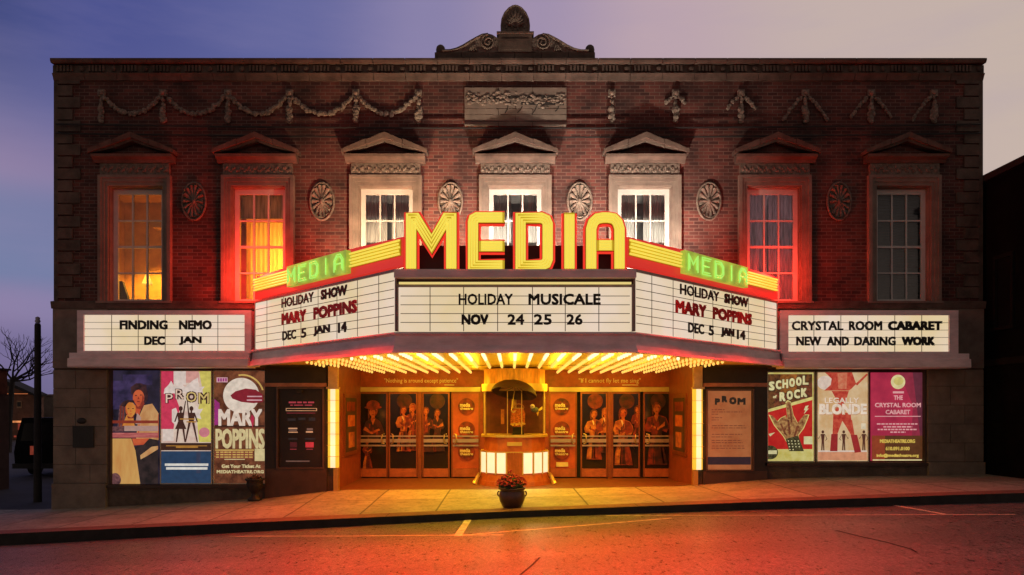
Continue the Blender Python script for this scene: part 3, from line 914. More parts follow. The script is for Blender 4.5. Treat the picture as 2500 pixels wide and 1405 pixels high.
# what stands in the lit first room
c = WCX[0]
tl = thing('table_lamp', 'glowing table lamp behind the lower panes of the far left upstairs window', 'lamp', (c - 0.33, 1.2, WZ0 - 0.3))
m = MB(); m.lathe([(0.0, WZ0 - 0.3), (0.16, WZ0 - 0.3), (0.16, WZ0 - 0.25), (0.04, WZ0 - 0.2), (0.03, WZ0 + 0.62), (0.0, WZ0 + 0.62)], c - 0.33, 1.2, 12); m.build('lamp_stand', BRONZE, tl, True)
m = MB(); m.lathe([(0.13, WZ0 + 0.64), (0.04, WZ0 + 0.88)], c - 0.33, 1.2, 16); m.build('lamp_shade', glow('lit_lampshade', (0.85, 0.60, 0.10), 1.0), tl, True)
lamp('SPOT', 'table_lamp_light', (c - 0.33, 1.3, WZ0 + 1.25), 260, (1.0, 0.42, 0.035), 0.10, (R(18), 0, 0), spot=R(150), blend=0.5)
lamp('POINT', 'table_lamp_glow', (c - 0.33, 0.9, WZ0 + 0.7), 14, (1.0, 0.50, 0.05), 0.08)
ac = thing('armchair', 'dark high backed chair silhouetted in the far left upstairs window', 'chair', (c - 0.85, 0.95, WZ0 - 0.3))
m = MB(); m.prism_y([(c - 1.2, WZ0), (c - 1.2, WZ0 + 0.62), (c - 0.80, WZ0 + 0.65), (c - 0.66, WZ0 + 0.25), (c - 0.66, WZ0)], 0.85, 0.95); m.build('backrest', DARKIN, ac)
m = MB(); m.box(c - 1.2, c - 0.45, 0.6, 1.2, WZ0 - 0.02, WZ0 + 0.12); m.build('seat', DARKIN, ac)
for a in (-1.15, -0.52):
    for b in (0.63, 1.12):
        m = MB(); m.box(c + a, c + a + 0.05, b, b + 0.05, WZ0 - 0.299, WZ0 - 0.02); m.build('leg', DARKIN, ac)
lamp('POINT', 'second_room_light', (WCX[1] + 0.6, 1.4, WZ0 + 1.0), 240, (1.0, 0.52, 0.08), 0.15)
for k in (2, 3, 4): lamp('POINT', 'dim_room_light', (WCX[k], 1.6, WZ1 - 0.5), 12.0, (1.0, 0.85, 0.72), 0.2)
lamp('POINT', 'pink_room_light', (WCX[5], 1.6, WZ1 - 0.8), 26.0, (1.0, 0.62, 0.66), 0.2)

# black plaque with oval vent on the left pier
pq = MB().box(X(176, -0.12), X(227, -0.12), -0.10, -0.061, Z(1093), Z(1040)).build('wall_plaque', BLACKM)
tag(pq, 'square black plaque fixed to the left stone pier of the theatre', 'plaque')
m = MB(); m.ball((X(203), -0.062, Z(1028)), (0.12, 0.05, 0.075), 14, 8)
tag(m.build('wall_lamp', BLACKM, None, True), 'small black oval lamp above the square black plaque', 'lamp')
# wires strung across the facade
for k, (py, nm) in enumerate(((309, 'upper'), (331, 'lower'))):
    m = MB(); a, b = BX0 + 0.12, BX1 - 0.12
    m.tube([(a + (b - a) * i / 30, -0.14, Z(py) - 0.10 * (1 - (2 * i / 30 - 1) ** 2)) for i in range(31)], 0.022, 5)
    tag(m.build('cable', BLACKM), '%s of the two thin black cables strung across the brick above the window pediments' % nm, 'cable')

# ================================================================== ENTRANCE RECESS
DY = 2.9
for x, s in ((RX0, -1), (RX1, 1)):
    m = MB(); m.poly([(x, -0.02, -0.3), (x, DY, -0.3), (x, DY, 3.06), (x, -0.02, 3.06)])
    m.build('entrance_wall', mat('terracotta_panel', (0.22, 0.048, 0.022), 0.5, var=0.25, scale=4, bump=0.05), T)
m = MB(); m.box(RX0, X(1172, DY), DY - 0.02, DY + 0.05, Z(945, DY), 3.06); m.box(X(1340, DY), RX1, DY - 0.02, DY + 0.05, Z(945, DY), 3.06)
m.box(X(1172, DY), X(1340, DY), DY, DY + 0.05, -0.2, 3.06)
m.build('transom_panel', mat('rust_transom', (0.34, 0.068, 0.03), 0.45, var=0.3, scale=5), T)
for a, b in ((RX0, X(1173, DY)), (X(1340, DY), RX1)):
    m = MB(); m.box(a, b, DY - 0.07, DY - 0.02, Z(957, DY), Z(946, DY)); m.build('door_head_trim', mat('cream_metal_trim', (0.62, 0.48, 0.22), 0.35, 0.3, var=0.15), T)
YT = DY - 0.025
LETW = mat('cream_lettering', (0.75, 0.66, 0.48), 0.6, var=0.1)
m = MB(); m.text('"Nothing is around except patience"', X(938, YT), X(1118, YT), Z(938, YT), Z(924, YT), YT); m.box(X(1085, YT), X(1109, YT), YT - 0.004, YT, Z(941.5, YT), Z(939.5, YT))
m.build('transom_lettering', LETW, T)
m = MB(); m.text('"If I cannot fly let me sing"', X(1413, YT), X(1564, YT), Z(938, YT), Z(924, YT), YT); m.box(X(1519, YT), X(1558, YT), YT - 0.004, YT, Z(941.5, YT), Z(939.5, YT))
m.build('transom_lettering', LETW, T)
# recess floor with dark mat
m = MB(); grid(m, frange(RX0, RX1, 12), [0.0, 1.0, 2.0, DY + 0.1], lambda x, y: F(x) * max(0, 1 - y / 2.0) + 0.004)
m.build('entrance_floor', mat('terrazzo', (0.14, 0.05, 0.03), 0.5, var=0.3, scale=8), T)

# dark backing added close behind the doors to keep their gaps black
m = MB(); m.box(RX0, RX1, DY + 0.12, DY + 0.2, -0.3, 3.05); m.build('door_backing', DARKIN, T)
# doors
DOORS_L = [(877, 947), (949, 1020), (1031, 1098), (1102, 1172)]
DOORS_R = [(1340, 1408), (1417, 1483), (1493, 1562), (1570, 1638)]
DOORF = mat('brass_door_frame', (0.32, 0.10, 0.035), 0.4, 0.6, var=0.2)
DGL = mat('dark_door_glass', (0.020, 0.014, 0.012), 0.12, var=0.2, spec=0.3)
DGLR = mat('amber_door_film', (0.48, 0.10, 0.035), 0.35, var=0.25, scale=3)
SK1 = photo_ink((150, 62, 26), (206, 128, 62), 7.0, (1, 1, 1), 0)
SK2 = photo_ink((58, 24, 14), (126, 54, 26), 18.0, (1, 1, 1), 0)
SK3 = photo_ink((120, 52, 22), (204, 132, 60), 6.0, (1, 1, 1), 0)
SK4 = photo_ink((70, 22, 14), (150, 56, 26), 6.0, (1, 1, 1), 0)
SK5 = photo_ink((24, 12, 10), (84, 34, 20), 6.0, (1, 1, 1), 0)
PM = [SK1, SK2, SK3, SK4, SK5, LETW]
yD = DY - 0.04
def fig(m, px, py, k, lean=0, hair=1, top=2, skirt=3, hat=False, wide=1.0, z=0):
    """one printed figure: px,py = chin position, k = face half-height in photo pixels."""
    y = yD - 0.006 - z
    def e(cx, cy, rx, ry, mi, yy):
        m.m = mi; m.disc(X(cx, yD), Z(cy, yD), rx * sc(yD), ry * sc(yD), yy, 16)
    e(px + lean * 0.2, py - k * 1.22, k * 0.92, k * 1.05, hair, y)
    e(px, py - k, k * 0.72, k * 1.0, 0, y - 0.002)
    m.m = 1
    for s in (-0.3, 0.3): m.disc(X(px + s * k, yD), Z(py - 1.15 * k, yD), 0.10 * k * sc(yD), 0.07 * k * sc(yD), y - 0.003, 8)
    m.disc(X(px, yD), Z(py - 0.42 * k, yD), 0.22 * k * sc(yD), 0.07 * k * sc(yD), y - 0.003, 8)
    if hat:
        e(px, py - 2.1 * k, 1.2 * k, 0.9 * k, 3, y - 0.004)
        e(px, py - 1.7 * k, 1.6 * k, 0.3 * k, 3, y - 0.0045)
    def pg(pts, mi, yy):
        m.m = mi; m.poly([(X(px + a * k, yD), yy, Z(py + b * k, yD)) for a, b in pts])
    pg([(-0.3, -0.3), (0.3, -0.3), (0.35, 0.5), (-0.35, 0.5)], 0, y + 0.001)
    w = wide
    rnd = random.Random(int(px * 7 + py))
    J = lambda pts, q=0.14: [(a + rnd.uniform(-q, q), b + rnd.uniform(-q, q)) for a, b in pts]
    pg(J([(-0.4, 0.3), (0.4, 0.3), (1.3 * w, 0.7), (1.75 * w, 1.6), (2.0 * w, 2.7), (1.55 * w, 3.7), (1.1, 3.4), (0.95, 4.6), (-0.95, 4.6), (-1.0, 3.6), (-1.7 * w, 3.5), (-1.95 * w, 2.4), (-1.4 * w, 0.9)]), top, y - 0.001)
    pg(J([(0.25, 0.5), (1.25 * w, 0.8), (1.7 * w, 1.9), (1.85 * w, 2.9), (1.1, 3.3), (0.9, 4.55), (0.35, 4.55), (0.55, 2.2)]), 3 if top == 2 else 4, y - 0.0014)
    pg(J([(-0.45, 0.35), (0.0, 1.5), (0.4, 0.35), (0.2, 0.3), (-0.25, 0.3)], 0.05), 0, y - 0.0016)
    if top != 4: pg(J([(-0.5, 0.45), (-0.1, 0.5), (0.1, 1.3), (-0.1, 1.7)], 0.05), 5 if top == 2 else 2, y - 0.0018)
    sd = rnd.choice((-1, 1))
    pg(J([(-1.5 * sd, 1.7), (-0.3 * sd, 2.7), (1.0 * sd, 2.1), (1.15 * sd, 2.5), (-0.1 * sd, 3.25), (-1.7 * sd, 2.5)]), 0 if top != 2 else 3, y - 0.0025)
    for q in range(4):
        a = rnd.uniform(-1.0, 0.8); pg([(a, 1.2 + q * 0.7), (a + 0.25, 1.25 + q * 0.7), (a + 0.1, 2.1 + q * 0.7), (a - 0.05, 2.1 + q * 0.7)], 4 if top != 4 else 3, y - 0.0028)
    if skirt is not None:
        pg(J([(-0.95, 4.6), (0.95, 4.6), (1.5, 7.0), (2.1, 10), (-1.9, 10), (-1.6, 7.2)]), skirt, y - 0.0005)
        pg(J([(-0.9, 4.7), (-0.2, 4.7), (-0.5, 10), (-1.9, 10), (-1.55, 7.2)]), 2 if skirt == 3 else 3, y - 0.0008)
        for q in range(5):
            a = rnd.uniform(-0.8, 0.7); pg([(a, 4.9), (a + 0.14, 4.9), (a * 2.0 + 0.3, 9.8), (a * 2.0, 9.8)], 4, y - 0.0012)
    # hair falling beside the face, shaded cheek
    pg(J([(-0.72, -1.6), (-0.95, -0.6), (-0.8, 0.5), (-0.55, 0.2), (-0.62, -0.9), (-0.3, -1.75), (0.4, -1.8), (0.72, -1.3), (0.8, -1.6), (0.3, -2.15), (-0.4, -2.1)], 0.06), hair, y - 0.0032)
    pg([(0.3, -1.5), (0.66, -1.2), (0.62, -0.5), (0.25, -0.06), (0.42, -0.7)], 3, y - 0.0028)
def clip_print(m, x0, x1, z0, z1):
    m.v = [(min(max(a, x0), x1), b, min(max(c, z0), z1)) for a, b, c in m.v]
for di, (a, b) in enumerate(DOORS_L + DOORS_R):
    x0, x1 = X(a, DY), X(b, DY)
    zt, zb = Z(958, DY), 0.03
    m = MB(); fw = 0.045
    m.box(x0, x0 + fw, DY - 0.03, DY + 0.02, zb, zt); m.box(x1 - fw, x1, DY - 0.03, DY + 0.02, zb, zt)
    m.box(x0 + fw, x1 - fw, DY - 0.03, DY + 0.02, zt - fw, zt)
    d = m.build('door', DOORF, T)
    gx0, gx1, gz0, gz1 = x0 + fw, x1 - fw, Z(1144, DY), zt - fw
    film = di in (3, 4)
    m = MB(); m.box(gx0, gx1, DY - 0.012, DY + 0.01, gz0, gz1); m.build('glass', DGLR if film else DGL, d)
    m = MB(); m.box(gx0, gx1, DY - 0.04, DY + 0.01, zb + 0.01, gz0 - 0.004); m.build('kick_plate', mat('copper_kick_plate', (0.55, 0.17, 0.06), 0.38, 0.6, var=0.25, scale=4), d)
    m = MB(); m.box(gx0, gx1, DY - 0.085, DY - 0.055, Z(1080.5, DY), Z(1072, DY)); m.box(gx0, gx1, DY - 0.075, DY - 0.055, Z(1067, DY), Z(1063.5, DY)); m.box(gx0, gx1, DY - 0.075, DY - 0.055, Z(1090, DY), Z(1086, DY))
    m.build('push_bar', CHROME, d)
    hx = x1 - 0.09 if di % 2 == 0 else x0 + 0.09
    m = MB(); s = -1 if di % 2 == 0 else 1
    m.tube([(hx, DY - 0.09, Z(1083, DY)), (hx + s * 0.05, DY - 0.16, Z(1082, DY)), (hx + s * 0.06, DY - 0.17, Z(1072, DY)), (hx + s * 0.05, DY - 0.16, Z(1061, DY)), (hx, DY - 0.05, Z(1060, DY))], 0.018, 6)
    m.build('handle', CHROME, d, True)
    m = MB()
    if film:
        cxp = (a + b) / 2 + (2 if di == 3 else -3)
        for cy in (993, 1050, 1104):
            m.m = 3; m.disc(X(cxp, yD), Z(cy, yD), 20.5 * sc(yD), 20.5 * sc(yD), yD + 0.002, 28)
            m.m = 5
            m.text('media', X(cxp - 16, yD), X(cxp + 9, yD), Z(cy + 1, yD), Z(cy - 9, yD), yD - 0.001, 0.02)
            m.text('theatre', X(cxp - 16, yD), X(cxp + 16, yD), Z(cy + 8, yD), Z(cy + 1.5, yD), yD - 0.001, 0.02)
        if di == 4: m.m = 5; m.poly([(X(p, yD), yD - 0.001, Z(q, yD)) for p, q in ((1358, 1140), (1387, 1140), (1387, 1129), (1358, 1129))])
    else:
        if di == 0: fig(m, 911, 1018, 13.5, top=4, skirt=None, hat=True); fig(m, 897, 1085, 6, top=3, skirt=3)
        if di == 1: fig(m, 985, 1012, 9, hair=1, top=2, skirt=3, wide=1.1); fig(m, 1008, 1006, 9.5, hair=2, top=3, skirt=3, z=-0.003)
        if di == 2: fig(m, 1040, 1014, 9, top=3, skirt=4); fig(m, 1068, 1018, 8.5, top=4, skirt=4, z=-0.003)
        if di == 5: fig(m, 1450, 1022, 10, hair=1, top=2, skirt=3, wide=1.2, hat=False); fig(m, 1477, 1016, 9, hair=2, top=2, skirt=4, z=-0.003)
        if di == 6: fig(m, 1521, 1021, 11.5, hair=1, top=2, skirt=3, wide=1.15); fig(m, 1556, 1008, 8, hair=1, top=3, skirt=4, z=-0.003)
        if di == 7: fig(m, 1603, 1010, 12.5, hair=1, top=3, skirt=4, wide=1.3)
        if di not in (3, 4):
            m.m = 4
            cxp = (a + b) / 2 + 3
            m.tube([(X(cxp + 20 * math.cos(R(t)), yD), yD - 0.012, Z(1104 - 20 * math.sin(R(t)), yD)) for t in range(20, 161, 20)], 0.008, 4)
            m.m = 3 if di == 5 else 4
            if di: m.disc(X(cxp, yD), Z(980, yD), 19 * sc(yD), 19 * sc(yD), yD + 0.006, 28)
    clip_print(m, gx0, gx1, gz0, gz1)
    m.build('printed_film', PM, d)
m = MB()
for px in (1025.5, 1488): m.box(X(px - 4.5, DY), X(px + 4.5, DY), DY - 0.05, DY + 0.04, 0.0, Z(957, DY) - 0.002)
for a, b in ((RX0, X(876, DY)), (X(1639, DY), RX1)): m.box(a, b, DY - 0.05, DY + 0.04, 0.0, Z(957, DY) - 0.002)
m.build('door_post', DOORF, T)
# small framed notices on the recess side walls
for x, s, lab in ((RX0, 1, 'narrow framed notice on the left wall of the entrance recess'), (RX1, -1, 'narrow framed notice on the right wall of the entrance recess')):
    t = thing('notice_board', lab, 'notice board', (x, 1.5, 0.8))
    m = MB(); m.box(min(x, x + s * 0.04), max(x, x + s * 0.04), 0.7, 2.2, 0.75, 2.35); m.build('frame', DOORF, t)
    m = MB(); xx = x + s * 0.046
    m.poly([(xx, 0.8, 0.85), (xx, 2.1, 0.85), (xx, 2.1, 2.25), (xx, 0.8, 2.25)]); m.build('board', DARKBR, t)
    m = MB(); xx = x + s * 0.05
    for k, (z0, z1) in enumerate(((1.9, 2.15), (1.5, 1.8), (0.95, 1.35))):
        m.m = (k + 1) % 3
        m.poly([(xx, 0.9 + 0.1 * k, z0), (xx, 1.9 - 0.05 * k, z0), (xx, 1.9 - 0.05 * k, z1), (xx, 0.9 + 0.1 * k, z1)])
    m.build('paper', [SK3, SK4, SK1], t)

# ================================================================== POSTERS
YP = 0.10
def pp(px, py, k=0): return (X(px, YP), YP - 0.004 * k, Z(py, YP))
def ppoly(m, pts, k, mi=0): m.m = mi; m.poly([pp(a, b, k) for a, b in pts])
def prect(m, a, b, c, d, k, mi=0): ppoly(m, [(a, d), (b, d), (b, c), (a, c)], k, mi)     # x0,x1,y_top,y_bottom
def poval(m, cx, cy, rx, ry, k, mi=0, n=24): m.m = mi; m.disc(X(cx, YP), Z(cy, YP), rx * sc(YP), ry * sc(YP), YP - 0.004 * k, n)
def ptext(m, t, a, b, c, d, k, mi=0, bold=0.0): m.m = mi; m.text(t, X(a, YP), X(b, YP), Z(d, YP), Z(c, YP), YP - 0.004 * k, bold)
def line(t, mt, txt, a, b, c, d, k, bold=0.0, under=None):
    m = MB()
    if under: ptext(m, txt, a + under[1], b + under[1], c + under[1], d + under[1], k, 1, bold + 0.01)
    ptext(m, txt, a, b, c, d, k + 1, 0, bold)
    m.build('lettering', [mt] + ([under[0]] if under else []), t)
def poster(label, px0, px1, py0, py1, sheet, lit=True):
    t = thing('poster', label, 'poster', (X((px0 + px1) / 2, YP), YP, Z(py1, YP)))
    m = MB(); m.box(X(px0, YP), X(px1, YP), YP, YP + 0.06, Z(py1, YP), Z(py0, YP)); m.build('sheet', sheet, t)
    return t
TRIM = mat('pale_metal_trim', (0.50, 0.44, 0.36), 0.4, 0.3, var=0.15)
def trims(t, px0, px1, py0, py1, w=2.2):
    m = MB(); y0, y1 = YP - 0.03, YP + 0.02
    x0, x1, z0, z1 = X(px0, YP), X(px1, YP), Z(py1, YP), Z(py0, YP); q = w / 100
    m.box(x0 - q, x0, y0, y1, z0 - q, z1 + q); m.box(x1, x1 + q, y0, y1, z0 - q, z1 + q)
    m.box(x0, x1, y0, y1, z0 - q, z0); m.box(x0, x1, y0, y1, z1, z1 + q)
    m.build('frame', TRIM, t)

# 1 - couple embracing
t = poster('photographic poster of a man in pale jacket holding a woman in cream dress', 270, 388, 905, 1182, photo_ink((26, 24, 34), (58, 50, 76), 2.5, (1, 1, 1), 0.6))
L1 = 0.8
pal = [photo_ink((30, 20, 26), (74, 42, 44)), photo_ink((186, 72, 44), (206, 98, 58), 5), photo_ink((198, 118, 50), (214, 142, 64), 5), photo_ink((184, 124, 76), (210, 164, 108), 5, (1, 1, 0.6)), photo_ink((196, 136, 74), (214, 170, 98), 2.2, (2, 1, 0.4)), photo_ink((28, 24, 26), (58, 44, 44), 6), ink(176, 140, 130, L1), photo_ink((150, 60, 66), (206, 120, 112), 5, (0.5, 1, 3)), photo_ink((34, 30, 56), (76, 60, 104), 3), ink(134, 50, 36, L1), photo_ink((60, 36, 44), (130, 84, 84), 12)]
m = MB()
prect(m, 272, 330, 930, 1000, 1, 8); prect(m, 300, 372, 915, 940, 1.2, 8)
ppoly(m, [(388, 1010), (372, 986), (352, 990), (338, 1022), (332, 1075), (388, 1075)], 2, 3)
poval(m, 341, 958, 18, 22, 3, 0); poval(m, 355, 966, 7, 17, 3.1, 0)
poval(m, 339, 972, 14, 20, 4, 1)
ppoly(m, [(322, 966), (328, 952), (345, 949), (360, 958), (358, 940), (334, 936), (320, 946)], 5, 0)
poval(m, 333, 966, 2.6, 1.3, 5, 0, 8); poval(m, 345, 965, 2.6, 1.3, 5.1, 0, 8); poval(m, 339, 981, 4.2, 1.3, 5.2, 9, 10); ppoly(m, [(339, 968), (341.5, 975), (337, 975)], 5.3, 9); ppoly(m, [(349, 962), (353, 972), (349, 986), (342, 992), (348, 978)], 5.35, 9)
ppoly(m, [(330, 990), (348, 990), (340, 1016), (332, 1010)], 3.5, 1)
poval(m, 312, 1002, 20, 24, 5.5, 0); ppoly(m, [(296, 1000), (306, 1000), (308, 1046), (290, 1044)], 5.4, 0)
poval(m, 320, 1000, 12.5, 18, 6, 2)
ppoly(m, [(306, 992), (312, 982), (328, 984), (334, 992), (328, 978), (312, 977)], 6.5, 0)
poval(m, 315, 998, 2.2, 1.2, 7, 0, 8); poval(m, 326, 998, 2.2, 1.2, 7.1, 0, 8); poval(m, 321, 1011, 3.6, 1.2, 7.2, 1, 10); ppoly(m, [(321, 1000), (322.5, 1006), (319, 1006)], 7.3, 1); ppoly(m, [(308, 990), (311, 1004), (316, 1015), (311, 1012), (307.5, 1000)], 7.35, 1)
ppoly(m, [(310, 1014), (326, 1016), (330, 1040), (300, 1040)], 5.8, 2)
ppoly(m, [(336, 1008), (346, 1020), (344, 1036), (332, 1036)], 7, 6)
prect(m, 270, 388, 1027, 1034, 8, 9); prect(m, 305, 388, 1040, 1053, 8, 6); prect(m, 270, 304, 1042, 1054, 8.1, 10); prect(m, 270, 388, 1057, 1069, 8.2, 7)
ppoly(m, [(270, 1071), (322, 1071), (332, 1100), (338, 1140), (344, 1182), (270, 1182)], 7.5, 4)
ppoly(m, [(324, 1071), (366, 1071), (352, 1086), (328, 1088)], 7.8, 1)
ppoly(m, [(366, 1071), (388, 1075), (388, 1182), (345, 1182), (340, 1140), (330, 1092), (352, 1086)], 7.4, 5)
ppoly(m, [(388, 1089), (372, 1091), (344, 1112), (345, 1122), (360, 1114), (388, 1097)], 8.5, 3)
poval(m, 283, 1172, 14, 17, 8.4, 10)
# folds of the dress and jacket, hair strands, shadows between the faces
for a in range(0): ppoly(m, [(286 + a * 12, 1090), (287 + a * 12, 1090), (286 + a * 16, 1182), (282 + a * 16, 1182)], 7.6, 3)
for a in ((341, 1016, 336, 1060), (386, 1012, 386, 1070)): ppoly(m, [(a[0], a[1]), (a[0] + 2, a[1]), (a[2] + 4, a[3]), (a[2], a[3])], 2.4, 1)
for a in range(5): ppoly(m, [(293 + a * 3, 990 + a), (295 + a * 3, 990 + a), (291 + a * 3.4, 1044), (288 + a * 3.4, 1044)], 5.6, 9 if a % 2 else 10)
ppoly(m, [(331, 984), (337, 994), (346, 990), (350, 976), (354, 986), (346, 1000), (334, 998)], 4.5, 9)
ppoly(m, [(308, 1006), (312, 1016), (322, 1020), (330, 1014), (326, 1022), (314, 1022)], 7.1, 9)
m.v = [(min(max(a, X(270.5, YP)), X(387.5, YP)), b, max(c, Z(1181.5, YP))) for a, b, c in m.v]
m.build('picture', pal, t)

# 2 - dance show
t = poster('bright pink and yellow dance poster with two dark dancers above a plain blue panel', 394, 516, 907, 1180, photo_ink((206, 172, 160), (228, 210, 190), 5))
pal = [ink(200, 56, 86), ink(216, 200, 190), ink(204, 192, 96), ink(206, 150, 140), ink(66, 36, 30), ink(36, 62, 92), ink(196, 120, 130), ink(60, 34, 24), ink(172, 120, 50), ink(216, 214, 206), ink(52, 60, 84)]
m = MB()
prect(m, 394, 424, 907, 960, 1, 0); ppoly(m, [(394, 960), (424, 955), (440, 1000), (426, 1032), (424, 1048), (394, 1048)], 1, 0)
prect(m, 424, 454, 907, 940, 1.2, 1); prect(m, 454, 486, 907, 935, 1.3, 3); ppoly(m, [(486, 907), (516, 907), (516, 1080), (486, 1080), (480, 1010), (496, 960)], 1.4, 2)
ppoly(m, [(402, 950), (412, 940), (418, 930), (426, 944), (440, 934), (452, 946), (470, 930), (484, 922), (486, 946), (500, 944), (490, 958), (400, 962)], 1.8, 1)
ppoly(m, [(420, 1000), (430, 996), (438, 1020), (430, 1040), (420, 1030)], 2, 1); ppoly(m, [(468, 1008), (480, 992), (486, 1000), (496, 998), (488, 1012), (492, 1024), (478, 1020)], 2, 1)
prect(m, 398, 424, 1048, 1077, 2.2, 1); poval(m, 499, 1056, 13, 12, 2.3, 6)
prect(m, 398, 408, 990, 1002, 2.1, 0)
prect(m, 394, 516, 1082, 1100, 2, 7); prect(m, 406, 506, 1088, 1090, 3, 8); prect(m, 430, 484, 1090, 1094, 3, 8)
prect(m, 394, 516, 1102, 1180, 2, 5); prect(m, 480, 490, 1104, 1156, 2.5, 10); prect(m, 403, 509, 1132, 1138, 3, 9); prect(m, 406, 507, 1141, 1147, 3, 9)
# two dancers with joined raised hands
def dancer(cx, s, skirt):
    poval(m, cx, 998, 5, 6, 4, 4, 14); ppoly(m, [(cx - 2, 1003), (cx + 2, 1003), (cx + 2, 1008), (cx - 2, 1008)], 4, 4)
    ppoly(m, [(cx - 9, 1008), (cx + 9, 1008), (cx + 6, 1030), (cx - 6, 1030)], 4.2, 4)
    ppoly(m, [(cx + s * 5, 1009), (cx + s * 8.5, 1010), (456 - s * 1, 980), (456 - s * 3, 978)], 4.3, 4)
    ppoly(m, [(cx - s * 5, 1009), (cx - s * 9, 1009), (cx - s * 16, 1030), (cx - s * 13, 1031)], 4.3, 4)
    if skirt: ppoly(m, [(cx - 6, 1029), (cx + 6, 1029), (cx + 14, 1048), (cx - 14, 1048)], 4.4, 4)
    for q in (-1, 1):
        w = 8 if skirt else 12
        ppoly(m, [(cx + q * 1, 1030), (cx + q * 7, 1030), (cx + q * (w + 4), 1080), (cx + q * (w + 1), 1080)], 4.5, 4)
dancer(442, 1, True); dancer(468, -1, False)
prect(m, 440, 476, 1022, 1025, 5, 8); prect(m, 456, 480, 1029, 1032, 5, 8)
m.build('picture', pal, t)
m = MB()
for ch, a, b, c, d in (('P', 406, 423, 962, 984), ('R', 430, 450, 951, 974), ('O', 456, 481, 957, 982), ('M', 486, 511, 960, 985)):
    m = MB(); ptext(m, ch, a - 1.5, b + 1.5, c - 1.5, d + 1.5, 6, 0, 0.05); ptext(m, ch, a, b, c, d, 7, 1 + (ch in 'OM'), 0.0)
    m.build('lettering', [ink(60, 30, 26), ink(220, 190, 170), ink(206, 180, 110)], t)
trims(t, 394, 516, 907, 1180)

# 3 - musical
t = poster('brown poster with a large white disc, a dark red umbrella shape and tall white lettering', 524, 647, 907, 1180, photo_ink((78, 40, 26), (136, 78, 50), 6))
pal = [ink(218, 204, 188), ink(130, 30, 44), ink(150, 44, 118), ink(206, 160, 168), ink(200, 166, 90), ink(128, 66, 50), ink(64, 34, 22), ink(206, 190, 140)]
m = MB()
ppoly(m, [(524, 975), (536, 985), (538, 1040), (524, 1040)], 1, 2)
m.m = 0; m.disc(X(589, YP), Z(966, YP), 44 * sc(YP), 43 * sc(YP), YP - 0.006, 40)
arcp = [(592 + 55 * math.cos(R(q)), 972 - 58 * math.sin(R(q))) for q in range(100, 15, -8)] + [(592 + 51 * math.cos(R(q)), 972 - 54 * math.sin(R(q))) for q in range(20, 101, 8)]
ppoly(m, arcp, 1.5, 4)
ppoly(m, [(563, 966), (575, 956), (600, 949), (625, 952), (642, 964), (643, 982), (620, 985), (590, 982), (568, 974)], 3, 1)
prect(m, 604, 640, 967, 970, 4, 3); prect(m, 603, 640, 976, 979, 4, 3)
prect(m, 529, 556, 922, 934, 2, 3)
for k in range(4): prect(m, 532 + k * 6, 536 + k * 6, 924, 932, 2.5, 2)
prect(m, 525, 646, 1038, 1044, 2, 6)
prect(m, 526, 620, 1098, 1101, 2, 4); prect(m, 526, 618, 1101, 1121, 1.5, 5)
for k in range(3):
    for q in range(9): prect(m, 528 + q * 10, 535 + q * 10 + (q * 7 + k * 3) % 3, 1103 + k * 6, 1106 + k * 6, 2.5, 4)
prect(m, 622, 647, 1096, 1126, 2, 7)
prect(m, 548, 598, 1121, 1123, 2, 7)
m.build('picture', pal, t)
line(t, ink(218, 202, 186), 'MARY', 534, 641, 999, 1040, 5, 0.02); line(t, ink(206, 190, 140), 'POPPINS', 527, 647, 1047, 1096, 5, 0.016)
m = MB(); ppoly(m, [(616, 1012), (622, 1020), (618, 1046), (612, 1024)], 7); m.build('red_drop', ink(176, 40, 70), t)
line(t, ink(206, 190, 140), 'Get Your Ticket At', 542, 637, 1134, 1143, 5, 0.03); line(t, ink(206, 190, 140), 'MEDIATHEATRE.ORG', 530, 645, 1148, 1156, 5, 0.03)
trims(t, 524, 647, 907, 1180)

# 4 - rock show
t = poster('red and gold poster with a raised hand making a horned rock sign', 1874, 1986, 910, 1126, photo_ink((190, 176, 84), (214, 206, 136), 4))
pal = [photo_ink((58, 34, 20), (124, 76, 40), 14), photo_ink((110, 62, 24), (170, 104, 46), 14), photo_ink((176, 26, 26), (198, 44, 36), 5), ink(208, 196, 118), photo_ink((74, 36, 26), (142, 76, 46), 14), photo_ink((24, 22, 16), (92, 86, 50), 30), ink(206, 200, 150), photo_ink((110, 56, 34), (196, 150, 90), 12)]
m = MB()
prect(m, 1875, 1983, 914, 1004, 1, 0); prect(m, 1905, 1945, 914, 960, 1.3, 1); prect(m, 1955, 1983, 935, 975, 1.4, 4); prect(m, 1890, 1925, 960, 1000, 1.2, 4)
ppoly(m, [(1875, 1006), (1983, 976), (1983, 1097), (1875, 1097)], 1.6, 2)
ppoly(m, [(1875, 1000), (1983, 969), (1983, 977), (1875, 1007)], 2, 3)
hand = [(1879, 1014), (1886, 1016), (1899, 1030), (1906, 1022), (1918, 1016), (1922, 1024), (1918, 985), (1923, 980), (1930, 984), (1936, 1014), (1946, 1034), (1962, 1014), (1972, 1014), (1970, 1022), (1960, 1046), (1948, 1062), (1950, 1076), (1920, 1078), (1912, 1064), (1892, 1040)]
cxh, cyh = 1926, 1040
ppoly(m, [(cxh + (a - cxh) * 1.07, cyh + (b - cyh) * 1.05) for a, b in hand], 3, 3); ppoly(m, hand, 4, 7)
for a in ([(1903, 1034), (1908, 1036), (1922, 1066), (1914, 1060)], [(1921, 1026), (1926, 1026), (1930, 1060), (1926, 1062)], [(1926, 988), (1929, 990), (1934, 1030), (1930, 1034)], [(1944, 1040), (1950, 1040), (1940, 1070), (1936, 1068)]): ppoly(m, a, 5, 4)
